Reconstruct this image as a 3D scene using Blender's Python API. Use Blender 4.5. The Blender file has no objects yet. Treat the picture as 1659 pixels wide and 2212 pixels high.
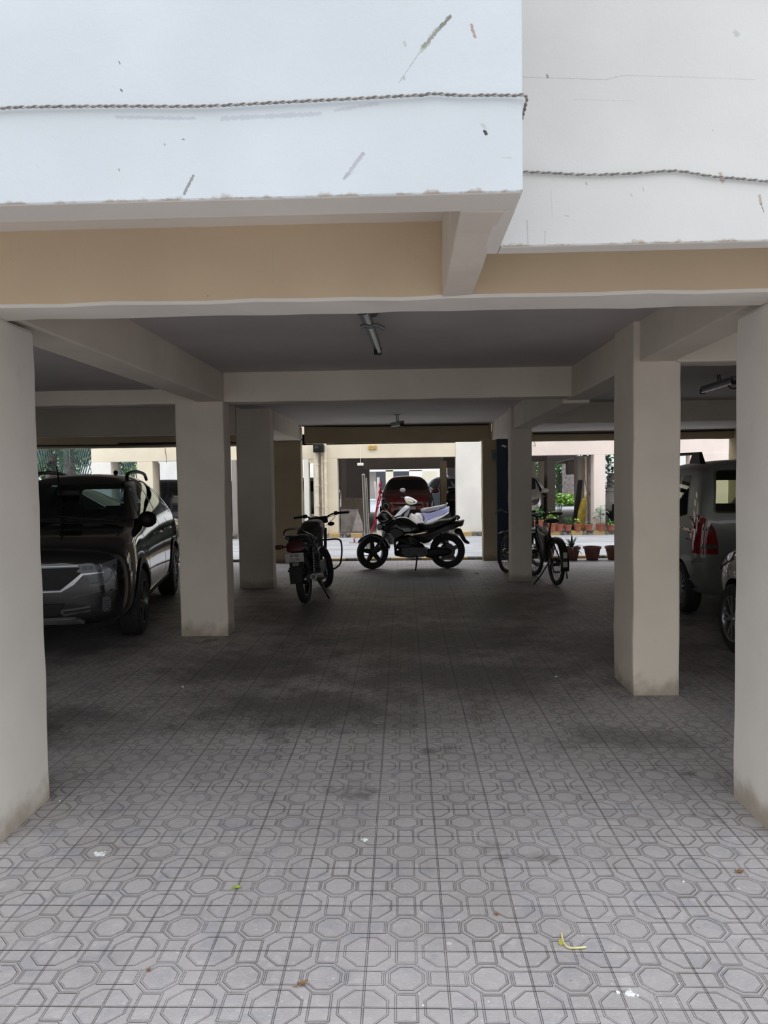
import bpy, bmesh, math, random
from mathutils import Vector, Matrix, geometry
from mathutils.bvhtree import BVHTree
random.seed(7)
C = bpy.context.scene.collection
sc = bpy.context.scene
PI = math.pi
V = Vector

# ------------------------------------------------------------------ camera (solved from the tile grid)
W_PX, H_PX, F_PX = 1659.0, 2212.0, 1585.1
CAM_H, PITCH, YAW, ROLL = 1.56, -0.04784, -0.02805, -0.01438
_cy, _sy, _cp, _sp = math.cos(YAW), math.sin(YAW), math.cos(PITCH), math.sin(PITCH)
FWD = V((_sy*_cp, _cy*_cp, _sp))
_right = V((_cy, -_sy, 0)); _up = _right.cross(FWD)
RIGHT = math.cos(ROLL)*_right + math.sin(ROLL)*_up
UP = -math.sin(ROLL)*_right + math.cos(ROLL)*_up
EYE = V((0, 0, CAM_H))

def ray(px, py):
    return FWD + (px-W_PX/2)/F_PX*RIGHT - (py-H_PX/2)/F_PX*UP
def at(px, py, Y):
    """point at world depth Y seen at a photo position"""
    d = ray(px, py); return EYE + d*(Y/d.y)
def gnd(px, py, z=0.0):
    d = ray(px, py); return EYE + d*((z-CAM_H)/d.z)

cam_data = bpy.data.cameras.new('camera')
cam = bpy.data.objects.new('camera', cam_data); C.objects.link(cam)
cam_data.sensor_fit = 'VERTICAL'; cam_data.sensor_height = 24.0
cam_data.lens = 24.0*F_PX/H_PX
cam_data.clip_start = 0.05; cam_data.clip_end = 500
M = Matrix((RIGHT, UP, -FWD)).transposed().to_4x4(); M.translation = EYE
cam.matrix_world = M
sc.camera = cam

# ------------------------------------------------------------------ materials
def nodes(name):
    m = bpy.data.materials.new(name); m.use_nodes = True
    nt = m.node_tree; nt.nodes.clear()
    out = nt.nodes.new('ShaderNodeOutputMaterial')
    return m, nt, out
class NT:
    """small helper for building node graphs"""
    def __init__(s, nt): s.nt = nt
    def n(s, t, **kw):
        x = s.nt.nodes.new(t)
        for k, v in kw.items(): setattr(x, k, v)
        return x
    def set(s, sock, v):
        if hasattr(v, 'is_output') or isinstance(v, bpy.types.NodeSocket): s.nt.links.new(v, sock)
        else: sock.default_value = v
    def m(s, op, a, b=0.0, c=0.0, clamp=False):
        x = s.n('ShaderNodeMath', operation=op, use_clamp=clamp)
        s.set(x.inputs[0], a); s.set(x.inputs[1], b); s.set(x.inputs[2], c)
        return x.outputs[0]
    def mix(s, fac, a, b, mode='MIX'):
        x = s.n('ShaderNodeMix', data_type='RGBA', blend_type=mode)
        s.set(x.inputs[0], fac); s.set(x.inputs[6], a if not isinstance(a, tuple) else (*a[:3], 1)); s.set(x.inputs[7], b if not isinstance(b, tuple) else (*b[:3], 1))
        return x.outputs[2]
    def noise(s, vec, scale, detail=4, rough=0.55):
        x = s.n('ShaderNodeTexNoise'); s.set(x.inputs['Vector'], vec)
        x.inputs['Scale'].default_value = scale; x.inputs['Detail'].default_value = detail; x.inputs['Roughness'].default_value = rough
        return x.outputs['Fac']
    def ramp(s, fac, lo, hi):
        x = s.n('ShaderNodeMapRange', interpolation_type='SMOOTHSTEP'); s.set(x.inputs[0], fac)
        x.inputs[1].default_value = lo; x.inputs[2].default_value = hi
        return x.outputs[0]
    def bsdf(s, out, color, rough=0.5, metal=0.0, bump=None, bstr=0.2, bdist=0.01, spec=0.5, coat=0.0):
        b = s.n('ShaderNodeBsdfPrincipled')
        s.set(b.inputs['Base Color'], color if not isinstance(color, tuple) else (*color[:3], 1))
        s.set(b.inputs['Roughness'], rough); s.set(b.inputs['Metallic'], metal)
        b.inputs['Specular IOR Level'].default_value = spec
        b.inputs['Coat Weight'].default_value = coat; b.inputs['Coat Roughness'].default_value = 0.03
        if bump is not None:
            bp = s.n('ShaderNodeBump'); bp.inputs['Strength'].default_value = bstr; bp.inputs['Distance'].default_value = bdist
            s.set(bp.inputs['Height'], bump); s.nt.links.new(bp.outputs[0], b.inputs['Normal'])
        s.nt.links.new(b.outputs[0], out.inputs[0])
        return b
def srgb(r, g, b):
    f = lambda c: (c/255/12.92 if c/255 <= .04045 else ((c/255+.055)/1.055)**2.4)
    return (f(r), f(g), f(b))

MATS = {}
def simple(name, color, rough=0.5, metal=0.0, var=0.12, scale=6.0, bump=0.0, bscale=60.0, spec=0.5, coat=0.0):
    """plain surface with slight procedural mottling"""
    if name in MATS: return MATS[name]
    m, nt, out = nodes(name); g = NT(nt)
    tc = g.n('ShaderNodeTexCoord').outputs['Object']
    nz = g.noise(tc, scale)
    dark = tuple(c*(1-var) for c in color); light = tuple(min(1, c*(1+var)) for c in color)
    col = g.mix(g.ramp(nz, .3, .7), dark, light)
    g.bsdf(out, col, rough, metal, g.noise(tc, bscale) if bump else None, bump, 0.01, spec, coat)
    MATS[name] = m
    return m

def plaster(name, color, dirt=(.25, .21, .15), dirt_amt=.35, low_dirt=True, marks=(), axis='XZ', edge_z=None, rough=.85):
    """painted cement plaster: broad mottling, small pits, grime near the ground, individual scuff marks"""
    m, nt, out = nodes(name); g = NT(nt)
    geo = g.n('ShaderNodeNewGeometry'); pos = geo.outputs['Position']
    big = g.noise(pos, 1.3, 3); mid = g.noise(pos, 7, 5); fine = g.noise(pos, 90, 3)
    a = tuple(c*.93 for c in color); b = tuple(min(1, c*1.05) for c in color)
    col = g.mix(g.ramp(big, .3, .7), a, b)
    col = g.mix(g.m('MULTIPLY', g.ramp(mid, .62, .8), dirt_amt*.4), col, dirt)
    # small pits
    vor = g.n('ShaderNodeTexVoronoi'); vor.inputs['Scale'].default_value = 9.0; g.set(vor.inputs['Vector'], pos)
    pit = g.m('SUBTRACT', 1.0, g.ramp(vor.outputs['Distance'], .018, .03))
    wn = g.n('ShaderNodeSeparateColor'); nt.links.new(vor.outputs['Color'], wn.inputs[0])
    pit = g.m('MULTIPLY', pit, g.m('GREATER_THAN', wn.outputs[0], .72))
    col = g.mix(g.m('MULTIPLY', pit, .55), col, (.16, .13, .1))
    sep = g.n('ShaderNodeSeparateXYZ'); nt.links.new(pos, sep.inputs[0])
    if low_dirt:
        zz = g.m('ADD', sep.outputs[2], g.m('MULTIPLY', g.m('SUBTRACT', mid, .5), .28))
        lo = g.m('SUBTRACT', 1.0, g.ramp(zz, .0, .16))
        col = g.mix(g.m('MULTIPLY', lo, .65), col, dirt)
    if edge_z is not None:                      # rust-brown grime along a drip edge
        zz = g.m('ADD', g.m('ABSOLUTE', g.m('SUBTRACT', sep.outputs[2], edge_z)), g.m('MULTIPLY', g.m('SUBTRACT', g.noise(pos, 25, 4), .45), .05))
        lo = g.m('SUBTRACT', 1.0, g.ramp(zz, .0, .012))
        col = g.mix(g.m('MULTIPLY', lo, .6), col, (.22, .13, .06))
    hgt = g.m('ADD', g.m('MULTIPLY', mid, .6), g.m('MULTIPLY', fine, .25))
    u = sep.outputs[0] if axis[0] == 'X' else sep.outputs[1]; v = sep.outputs[2]
    for (x0, z0, x1, z1, w, c, amt) in marks:   # worn strokes: distance to a segment, broken up by noise
        dx, dz = x1-x0, z1-z0; L2 = dx*dx+dz*dz+1e-9
        pu, pv = g.m('SUBTRACT', u, x0), g.m('SUBTRACT', v, z0)
        t = g.m('DIVIDE', g.m('ADD', g.m('MULTIPLY', pu, dx), g.m('MULTIPLY', pv, dz)), L2, clamp=True)
        ex = g.m('SUBTRACT', pu, g.m('MULTIPLY', t, dx)); ez = g.m('SUBTRACT', pv, g.m('MULTIPLY', t, dz))
        d = g.m('SQRT', g.m('ADD', g.m('MULTIPLY', ex, ex), g.m('MULTIPLY', ez, ez)))
        d = g.m('ADD', d, g.m('MULTIPLY', g.m('SUBTRACT', g.noise(pos, 140, 2), .45), w*1.6))
        k = g.m('MULTIPLY', g.m('SUBTRACT', 1.0, g.ramp(d, w*.5, w)), amt)
        col = g.mix(k, col, c)
    g.bsdf(out, col, rough, 0, hgt, .22, .01, .3)
    MATS[name] = m
    return m

# ------------------------------------------------------------------ object helpers
def link(name, me, parent=None):
    o = bpy.data.objects.new(name, me); C.objects.link(o)
    if parent: o.parent = parent
    return o
def tag(o, label=None, cat=None, group=None, kind=None):
    if label: o['label'] = label
    if cat: o['category'] = cat
    if group: o['group'] = group
    if kind: o['kind'] = kind
    return o
def empty(name, loc=(0, 0, 0), rz=0.0, label=None, cat=None, group=None, tilt=None):
    o = bpy.data.objects.new(name, None); C.objects.link(o)
    o.empty_display_size = .1
    o.location = loc; o.rotation_euler = tilt if tilt else (0, 0, rz)
    return tag(o, label, cat, group)
def copy_tree(o, parent=None):
    c = o.copy(); C.objects.link(c)
    if parent: c.parent = parent
    for ch in [k for k in list(bpy.data.objects) if k.parent == o]: copy_tree(ch, c)
    return c

class MB:
    """collects shapes into one mesh"""
    def __init__(s): s.bm = bmesh.new(); s.mi = 0
    def _f(s, vs):
        try:
            f = s.bm.faces.new(vs); f.material_index = s.mi; return f
        except ValueError: return None
    def box(s, x0, y0, z0, x1, y1, z1, mat=None):
        P = [V(p) for p in ((x0,y0,z0),(x1,y0,z0),(x1,y1,z0),(x0,y1,z0),(x0,y0,z1),(x1,y0,z1),(x1,y1,z1),(x0,y1,z1))]
        if mat: P = [mat @ p for p in P]
        v = [s.bm.verts.new(p) for p in P]
        for q in ((3,2,1,0),(4,5,6,7),(0,1,5,4),(1,2,6,5),(2,3,7,6),(3,0,4,7)): s._f([v[i] for i in q])
        return s
    def hexa(s, P):
        v = [s.bm.verts.new(V(p)) for p in P]
        for q in ((3,2,1,0),(4,5,6,7),(0,1,5,4),(1,2,6,5),(2,3,7,6),(3,0,4,7)): s._f([v[i] for i in q])
        return s
    def tube(s, pts, r, n=8, caps=True, closed=False):
        pts = [V(p) for p in pts]; N = len(pts)
        rs = r if isinstance(r, (list, tuple)) else [r]*N
        rings = []; ref = None
        for i, p in enumerate(pts):
            if closed: t = pts[(i+1) % N]-pts[i-1]
            else: t = pts[min(i+1, N-1)]-pts[max(i-1, 0)]
            t.normalize()
            if ref is None: ref = V((0, 0, 1)) if abs(t.z) < .9 else V((1, 0, 0))
            a = (ref - t*ref.dot(t))
            if a.length < 1e-5: a = V((1, 0, 0)) if abs(t.x) < .9 else V((0, 1, 0)); a -= t*a.dot(t)
            a.normalize(); b = t.cross(a); ref = a
            rings.append([s.bm.verts.new(p+(math.cos(2*PI*k/n)*a+math.sin(2*PI*k/n)*b)*rs[i]) for k in range(n)])
        for i in range(N if closed else N-1):
            A, B = rings[i], rings[(i+1) % N]
            for k in range(n): s._f([A[k], A[(k+1) % n], B[(k+1) % n], B[k]])
        if caps and not closed: s._f(rings[0][::-1]); s._f(rings[-1])
        return s
    def lathe(s, prof, n=24, center=(0, 0, 0), axis='Z', caps=True):
        """prof: list of (radius, height) revolved about an axis through center"""
        c = V(center); rings = []
        for r, h in prof:
            ring = []
            for k in range(n):
                a = 2*PI*k/n; u, w = r*math.cos(a), r*math.sin(a)
                p = V((u, w, h)) if axis == 'Z' else (V((h, u, w)) if axis == 'X' else V((w, h, u)))
                ring.append(s.bm.verts.new(c+p))
            rings.append(ring)
        for A, B in zip(rings, rings[1:]):
            for k in range(n): s._f([A[k], A[(k+1) % n], B[(k+1) % n], B[k]])
        if caps and prof[0][0] > 1e-6: s._f(rings[0][::-1])
        if caps and prof[-1][0] > 1e-6: s._f(rings[-1])
        return s
    def grid(s, rows, closed_u=False, flip=False):
        vs = [[s.bm.verts.new(V(p)) for p in r] for r in rows]
        for A, B in zip(vs, vs[1:]):
            n = len(A)
            for k in range(n if closed_u else n-1):
                q = [A[k], A[(k+1) % n], B[(k+1) % n], B[k]]
                s._f(q[::-1] if flip else q)
        return vs
    def prism(s, poly, fa, fb):
        """poly of 2-D points; fa/fb map a 2-D point to the two end faces"""
        A = [s.bm.verts.new(V(fa(*p))) for p in poly]; B = [s.bm.verts.new(V(fb(*p))) for p in poly]
        s._f(A[::-1]); s._f(B); n = len(poly)
        for k in range(n): s._f([A[k], A[(k+1) % n], B[(k+1) % n], B[k]])
        return s
    def pillow(s, poly, half, fn, layers=5, edge=.16, power=2.2):
        """a rounded slab: outline poly (2-D, metres) swelling to +-half sideways; fn(u, v, w) -> 3-D point"""
        c = V((sum(p[0] for p in poly)/len(poly), sum(p[1] for p in poly)/len(poly)))
        L = []
        for i in range(-layers, layers+1):
            t = i/layers
            k = 1-(1-(1-abs(t)**power)**(1/power))*1.0
            k = max(k, .04)
            sc_ = (1-edge*2)+edge*2*k if abs(t) < 1 else 1-edge*2
            L.append([fn(c.x+(p[0]-c.x)*sc_, c.y+(p[1]-c.y)*sc_, half*t) for p in poly])
        vs = s.grid(L, closed_u=True)
        s._f(vs[0][::-1]); s._f(vs[-1])
        return s
    def sphere(s, c, r, n=16, m=10):
        c = V(c); r = V(r) if isinstance(r, (tuple, list, Vector)) else V((r, r, r))
        rows = []
        for i in range(m+1):
            th = PI*i/m
            rows.append([(c.x+r.x*math.sin(th)*math.cos(2*PI*k/n), c.y+r.y*math.sin(th)*math.sin(2*PI*k/n), c.z-r.z*math.cos(th)) for k in range(n)])
        s.grid(rows, closed_u=True); return s
    def build(s, name, mats, parent=None, bevel=0.0, subsurf=0, smooth=None, seg=2):
        bmesh.ops.remove_doubles(s.bm, verts=s.bm.verts, dist=1e-5)
        bmesh.ops.recalc_face_normals(s.bm, faces=s.bm.faces)
        me = bpy.data.meshes.new(name); s.bm.to_mesh(me); s.bm.free()
        for m in (mats if isinstance(mats, (list, tuple)) else [mats]): me.materials.append(m)
        o = link(name, me, parent)
        if bevel:
            b = o.modifiers.new('bevel', 'BEVEL'); b.width = bevel; b.segments = seg; b.limit_method = 'ANGLE'; b.angle_limit = .6
        if subsurf:
            b = o.modifiers.new('subsurf', 'SUBSURF'); b.levels = subsurf; b.render_levels = subsurf
        if smooth is not None:
            ang = smooth
            for p in me.polygons: p.use_smooth = True
            try: me.set_sharp_from_angle(angle=ang)
            except Exception: pass
        return o
def bend(p0, p1, p2, n=6):
    """quadratic curve samples"""
    p0, p1, p2 = V(p0), V(p1), V(p2)
    return [(1-t)**2*p0+2*t*(1-t)*p1+t*t*p2 for t in [i/n for i in range(n+1)]]
def smooth_path(pts, n=6):
    """Catmull-Rom through the points"""
    P = [V(p) for p in pts]; P = [P[0]*2-P[1]]+P+[P[-1]*2-P[-2]]; out = []
    for i in range(1, len(P)-2):
        for k in range(n):
            t = k/n; a, b, c, d = P[i-1:i+3]
            out.append(.5*((2*b)+(c-a)*t+(2*a-5*b+4*c-d)*t*t+(3*b-a-3*c+d)*t**3))
    out.append(P[-2]); return out
# ------------------------------------------------------------------ surfaces of the place
TILE, TX0, TY0 = 0.257834, -0.142432, 2.085553
def tile_material():
    m, nt, out = nodes('embossed_paver_tile'); g = NT(nt)
    geo = g.n('ShaderNodeNewGeometry'); pos = geo.outputs['Position']
    sep = g.n('ShaderNodeSeparateXYZ'); nt.links.new(pos, sep.inputs[0])
    # the tiles were laid by hand: wobble the grid a little
    def wob(axis, seedscale):
        return g.m('MULTIPLY', g.m('SUBTRACT', g.noise(pos, seedscale, 2), .5), .012)
    U = g.m('DIVIDE', g.m('ADD', g.m('SUBTRACT', sep.outputs[0], TX0), wob(0, 1.1)), TILE)
    Vv = g.m('DIVIDE', g.m('ADD', g.m('SUBTRACT', sep.outputs[1], TY0), wob(1, 1.4)), TILE)
    fu, fv = g.m('FLOOR', U), g.m('FLOOR', Vv)
    ax = g.m('ABSOLUTE', g.m('SUBTRACT', g.m('SUBTRACT', U, fu), .5))
    ay = g.m('ABSOLUTE', g.m('SUBTRACT', g.m('SUBTRACT', Vv, fv), .5))
    def octo(a, b):
        return g.m('MAXIMUM', g.m('MAXIMUM', a, b), g.m('MULTIPLY', g.m('ADD', a, b), .72))
    oc = octo(ax, ay)
    cx, cy = g.m('SUBTRACT', .5, ax), g.m('SUBTRACT', .5, ay)
    ok = octo(cx, cy)
    def line(d, c, w):
        return g.m('SUBTRACT', 1.0, g.ramp(g.m('ABSOLUTE', g.m('SUBTRACT', d, c)), w*.45, w))
    W = .017
    l1 = line(oc, .205, W)                                   # inner octagon
    l2 = line(oc, .262, W*.9)                                # its outer ring
    l3 = line(ok, .285, W)                                   # corner octagons
    # rectangles at the middle of each side
    r1 = g.m('MAXIMUM', g.m('SUBTRACT', ay, .125), g.m('SUBTRACT', .285, ax))
    r2 = g.m('MAXIMUM', g.m('SUBTRACT', ax, .125), g.m('SUBTRACT', .285, ay))
    l4 = line(g.m('MINIMUM', r1, r2), .0, W)
    out_ring = g.m('GREATER_THAN', oc, .25)
    lines = g.m('MAXIMUM', g.m('MAXIMUM', l1, l2), g.m('MULTIPLY', g.m('MAXIMUM', l3, l4), out_ring))
    joint = g.m('SUBTRACT', 1.0, g.ramp(g.m('MINIMUM', cx, cy), .005, .018))
    # colour: per tile tone, patchy dirt, dark stains and painted-in shade, pale paint spots
    comb = g.n('ShaderNodeCombineXYZ'); g.set(comb.inputs[0], fu); g.set(comb.inputs[1], fv)
    wn = g.n('ShaderNodeTexWhiteNoise'); wn.noise_dimensions = '2D'; nt.links.new(comb.outputs[0], wn.inputs['Vector'])
    tone = g.m('ADD', .88, g.m('MULTIPLY', wn.outputs['Value'], .2))
    big = g.noise(pos, .55, 4); mid = g.noise(pos, 3.2, 6, .65); fine = g.noise(pos, 38, 4, .7); grit = g.noise(pos, 160, 2)
    base = g.mix(g.ramp(mid, .3, .7), (.345, .315, .315), (.45, .418, .415))
    base = g.mix(g.m('MULTIPLY', g.ramp(fine, .45, .75), .35), base, (.54, .515, .505))
    base = g.mix(1.0, base, g.n('ShaderNodeCombineColor').outputs[0], 'MULTIPLY') if False else base
    bc = g.n('ShaderNodeBrightContrast'); nt.links.new(base, bc.inputs[0])
    g.set(bc.inputs[1], g.m('MULTIPLY', g.m('SUBTRACT', tone, .98), .22))
    col = bc.outputs[0]
    worn = g.m('MULTIPLY', g.ramp(g.noise(pos, 5.5, 6, .7), .52, .68), .55)
    col = g.mix(worn, col, (.27, .275, .31))
    pale = g.m('MULTIPLY', g.ramp(g.noise(pos, 8.5, 6, .7), .56, .72), .5)
    col = g.mix(pale, col, (.56, .54, .53))
    # grime: broad patches by noise
    grime = g.m('MULTIPLY', g.ramp(g.m('ADD', g.m('MULTIPLY', mid, .6), g.m('MULTIPLY', big, .5)), .48, .72), .5)
    col = g.mix(grime, col, (.2, .175, .165))
    # oil patches, widened and darkened to paint in the dimness under the building
    soil = None  # mask for oil stains and painted-in shade together
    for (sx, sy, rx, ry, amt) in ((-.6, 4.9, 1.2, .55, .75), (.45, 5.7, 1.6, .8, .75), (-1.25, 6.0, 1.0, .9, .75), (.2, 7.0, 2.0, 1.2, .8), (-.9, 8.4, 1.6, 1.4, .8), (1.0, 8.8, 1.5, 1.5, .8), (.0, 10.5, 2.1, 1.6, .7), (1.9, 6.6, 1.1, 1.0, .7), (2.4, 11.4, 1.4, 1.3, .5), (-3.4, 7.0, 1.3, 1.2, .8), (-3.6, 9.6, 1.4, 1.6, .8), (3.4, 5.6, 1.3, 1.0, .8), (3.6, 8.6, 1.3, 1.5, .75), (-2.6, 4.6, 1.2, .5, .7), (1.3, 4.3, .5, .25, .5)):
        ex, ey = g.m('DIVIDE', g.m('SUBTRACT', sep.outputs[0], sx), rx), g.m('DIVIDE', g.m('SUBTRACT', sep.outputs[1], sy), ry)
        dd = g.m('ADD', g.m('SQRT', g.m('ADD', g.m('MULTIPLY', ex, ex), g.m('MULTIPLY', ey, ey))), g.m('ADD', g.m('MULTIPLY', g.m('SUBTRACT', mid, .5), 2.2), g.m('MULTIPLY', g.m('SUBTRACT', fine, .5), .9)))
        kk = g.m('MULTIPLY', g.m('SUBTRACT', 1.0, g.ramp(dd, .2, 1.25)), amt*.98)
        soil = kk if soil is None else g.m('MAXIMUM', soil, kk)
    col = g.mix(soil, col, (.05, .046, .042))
    st = g.m('MULTIPLY', g.ramp(g.noise(pos, 1.9, 5, .6), .6, .7), .62)
    col = g.mix(st, col, (.06, .052, .045))
    vor = g.n('ShaderNodeTexVoronoi'); vor.inputs['Scale'].default_value = 6.5; nt.links.new(pos, vor.inputs['Vector'])
    sc1 = g.n('ShaderNodeSeparateColor'); nt.links.new(vor.outputs['Color'], sc1.inputs[0])
    d = g.m('ADD', vor.outputs['Distance'], g.m('MULTIPLY', g.m('SUBTRACT', fine, .5), .2))
    spot = g.m('MULTIPLY', g.m('SUBTRACT', 1.0, g.ramp(d, .03, .07)), g.m('GREATER_THAN', sc1.outputs[0], .8))
    col = g.mix(g.m('MULTIPLY', spot, .5), col, (.66, .64, .6))
    vo2 = g.n('ShaderNodeTexVoronoi'); vo2.inputs['Scale'].default_value = 34; nt.links.new(pos, vo2.inputs['Vector'])
    sc2 = g.n('ShaderNodeSeparateColor'); nt.links.new(vo2.outputs['Color'], sc2.inputs[0])
    sp2 = g.m('MULTIPLY', g.m('SUBTRACT', 1.0, g.ramp(vo2.outputs['Distance'], .08, .14)), g.m('GREATER_THAN', sc2.outputs[0], .78))
    col = g.mix(g.m('MULTIPLY', sp2, .55), col, (.74, .73, .71))
    blk = g.m('MULTIPLY', g.m('SUBTRACT', 1.0, g.ramp(vo2.outputs['Distance'], .06, .12)), g.m('LESS_THAN', sc2.outputs[1], .08))
    col = g.mix(g.m('MULTIPLY', blk, .6), col, (.05, .045, .04))
    dirtv = g.ramp(g.noise(pos, 2.4, 4), .35, .68)
    gx, gy = g.m('DIVIDE', g.m('SUBTRACT', sep.outputs[0], .72), .55), g.m('DIVIDE', g.m('SUBTRACT', sep.outputs[1], 1.42), .22)
    gd = g.m('ADD', g.m('SQRT', g.m('ADD', g.m('MULTIPLY', gx, gx), g.m('MULTIPLY', gy, gy))), g.m('MULTIPLY', g.m('SUBTRACT', mid, .5), 1.6))
    gk = g.m('SUBTRACT', 1.0, g.ramp(gd, .5, 1.1))
    col = g.mix(g.m('MULTIPLY', gk, .35), col, (.16, .14, .13))
    dirtv = g.m('MAXIMUM', dirtv, g.m('MULTIPLY', gk, 1.5))
    lk = g.m('MULTIPLY', lines, g.m('MULTIPLY', dirtv, .52))
    col = g.mix(lk, col, (.165, .145, .13))
    col = g.mix(g.m('MULTIPLY', joint, g.m('ADD', .03, g.m('MULTIPLY', dirtv, .45))), col, (.135, .12, .105))
    h = g.m('SUBTRACT', g.m('SUBTRACT', g.m('ADD', g.m('MULTIPLY', grit, .1), g.m('MULTIPLY', fine, .16)), g.m('MULTIPLY', lines, .75)), g.m('MULTIPLY', joint, .9))
    g.bsdf(out, col, g.m('ADD', .44, g.m('MULTIPLY', mid, .25)), 0, h, 1.0, .012, .45)
    return m
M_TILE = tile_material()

def road_material(name, c0, c1, stain, rough=.7, crack=True):
    m, nt, out = nodes(name); g = NT(nt)
    pos = g.n('ShaderNodeNewGeometry').outputs['Position']
    mp = g.n('ShaderNodeMapping'); nt.links.new(pos, mp.inputs[0]); mp.inputs['Scale'].default_value = (.5, 2.2, 1)
    a = g.noise(mp.outputs[0], 1.2, 5, .6); b = g.noise(pos, 9, 5, .6)
    col = g.mix(g.ramp(a, .35, .7), c0, c1)
    col = g.mix(g.m('MULTIPLY', g.ramp(b, .55, .75), .35), col, stain)
    col = g.mix(g.m('MULTIPLY', g.ramp(g.noise(mp.outputs[0], .9, 4, .6), .58, .66), .5), col, stain)
    g.bsdf(out, col, rough, 0, g.noise(pos, 40, 4), .25, .01, .4)
    return m
M_DRIVE = road_material('driveway_concrete', (.36, .36, .38), (.52, .515, .52), (.22, .21, .21))
M_ROAD = road_material('asphalt_grey', (.30, .31, .33), (.38, .39, .41), (.2, .2, .2))

def mk(px0, py0, px1, py1, Y, w, c, a):
    p, q = at(px0, py0, Y), at(px1, py1, Y)
    return (p.x, p.z, q.x, q.z, w, c, a)
FY1, FY2 = 1.94, 2.395                       # the two facade planes
grey, dark, brown, rust = (.33, .34, .33), (.09, .085, .08), (.3, .17, .12), (.24, .15, .08)
marks_left = [
    mk(972, 36, 915, 100, FY1, .0065, (.16, .15, .12), .9), mk(945, 62, 912, 108, FY1, .009, (.3, .3, .26), .6),
    mk(912, 105, 862, 178, FY1, .0022, grey, .7), mk(1018, 54, 1026, 80, FY1, .006, brown, .75),
    mk(873, 92, 876, 98, FY1, .005, grey, .6), mk(872, 166, 874, 171, FY1, .004, grey, .7),
    mk(1046, 284, 1050, 290, FY1, .0055, (.035, .03, .03), .95), mk(1041, 268, 1048, 276, FY1, .005, grey, .5),
    mk(417, 380, 398, 418, FY1, .0055, (.2, .19, .18), .85), mk(784, 332, 744, 386, FY1, .006, (.30, .29, .32), .7), mk(778, 340, 756, 372, FY1, .009, (.42, .41, .44), .5),
    mk(250, 253, 420, 256, FY1, .006, (.38, .39, .43), .6), mk(480, 256, 690, 246, FY1, .008, (.38, .39, .43), .55), mk(725, 238, 815, 224, FY1, .006, (.40, .40, .43), .5),
    mk(261, 194, 263, 197, FY1, .0035, dark, .8), mk(257, 132, 259, 138, FY1, .002, dark, .7), mk(355, 311, 357, 314, FY1, .0025, dark, .7),
    mk(257, 365, 258, 370, FY1, .002, dark, .7), mk(394, 300, 398, 302, FY1, .002, dark, .7), mk(1085, 340, 1104, 341, FY1, .002, grey, .5), mk(80, 356, 84, 362, FY1, .004, (.5, .5, .5), .5)]
marks_right = [
    mk(1115, 166, 1310, 172, FY2, .002, grey, .55), mk(1310, 172, 1345, 163, FY2, .002, grey, .6), mk(1345, 163, 1470, 166, FY2, .0018, grey, .5), mk(1470, 166, 1630, 172, FY2, .0016, grey, .4),
    mk(1588, 70, 1593, 76, FY2, .010, (.42, .43, .4), .8), mk(1181, 162, 1183, 166, FY2, .005, (.2, .2, .18), .8), mk(1240, 215, 1370, 218, FY2, .0018, grey, .25),
    mk(1138, 475, 1141, 533, FY2, .003, grey, .55), mk(1178, 500, 1176, 528, FY2, .0025, grey, .5), mk(1190, 410, 1193, 470, FY2, .002, grey, .3),
    mk(1556, 376, 1561, 392, FY2, .009, (.36, .2, .12), .6), mk(1640, 424, 1644, 440, FY2, .007, (.34, .27, .23), .75), mk(1644, 440, 1650, 458, FY2, .0025, dark, .7),
    mk(1266, 394, 1267, 398, FY2, .004, grey, .7), mk(1388, 406, 1390, 412, FY2, .003, grey, .6), mk(1363, 420, 1365, 424, FY2, .003, grey, .6), mk(1219, 466, 1228, 467, FY2, .0025, grey, .6)]
ZB = 2.288
M_FAC_L = plaster('white_plaster_left', (.55,.583,.602), (.5, .48, .42), .12, False, marks_left, 'XZ', ZB)
M_FAC_R = plaster('white_plaster_right', (.575, .568, .55), (.5, .48, .42), .15, False, marks_right, 'XZ', ZB)
M_COL = plaster('cream_plaster', (.72, .645, .545), (.22, .18, .12), .4, True, [], 'XZ')
M_COLF = plaster('pale_cream_plaster', (.78, .73, .66), (.26, .2, .13), .4, True, [], 'XZ')
M_TAN = plaster('tan_plaster', (.68, .535, .365), (.3, .22, .13), .35, False,
                [mk(588, 535, 592, 610, 3.03, .003, (.6, .5, .36), .5), mk(160, 530, 162, 560, 3.03, .004, (.58, .48, .34), .5), mk(22, 510, 22, 560, 3.03, .004, (.58, .48, .34), .4), mk(40, 515, 42, 545, 3.03, .004, (.58, .48, .34), .4), mk(58, 515, 60, 540, 3.03, .004, (.58, .48, .34), .4)])
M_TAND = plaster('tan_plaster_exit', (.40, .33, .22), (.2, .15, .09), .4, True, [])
M_CEIL = plaster('ceiling_paint', (.54, .50, .485), (.25, .22, .2), .3, False, [])
M_OPP = plaster('cream_yellow_plaster', (.80, .71, .56), (.3, .22, .14), .25, True, [])
M_OPPW = plaster('white_plaster_far', (.84, .81, .76), (.3, .32, .2), .25, False, [])
M_PINK = plaster('pinkish_plaster_far', (.84, .72, .66), (.4, .3, .25), .2, False, [])
M_GREYP = plaster('grey_brown_plaster', (.33, .29, .27), (.2, .17, .15), .3, True, [])

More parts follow.
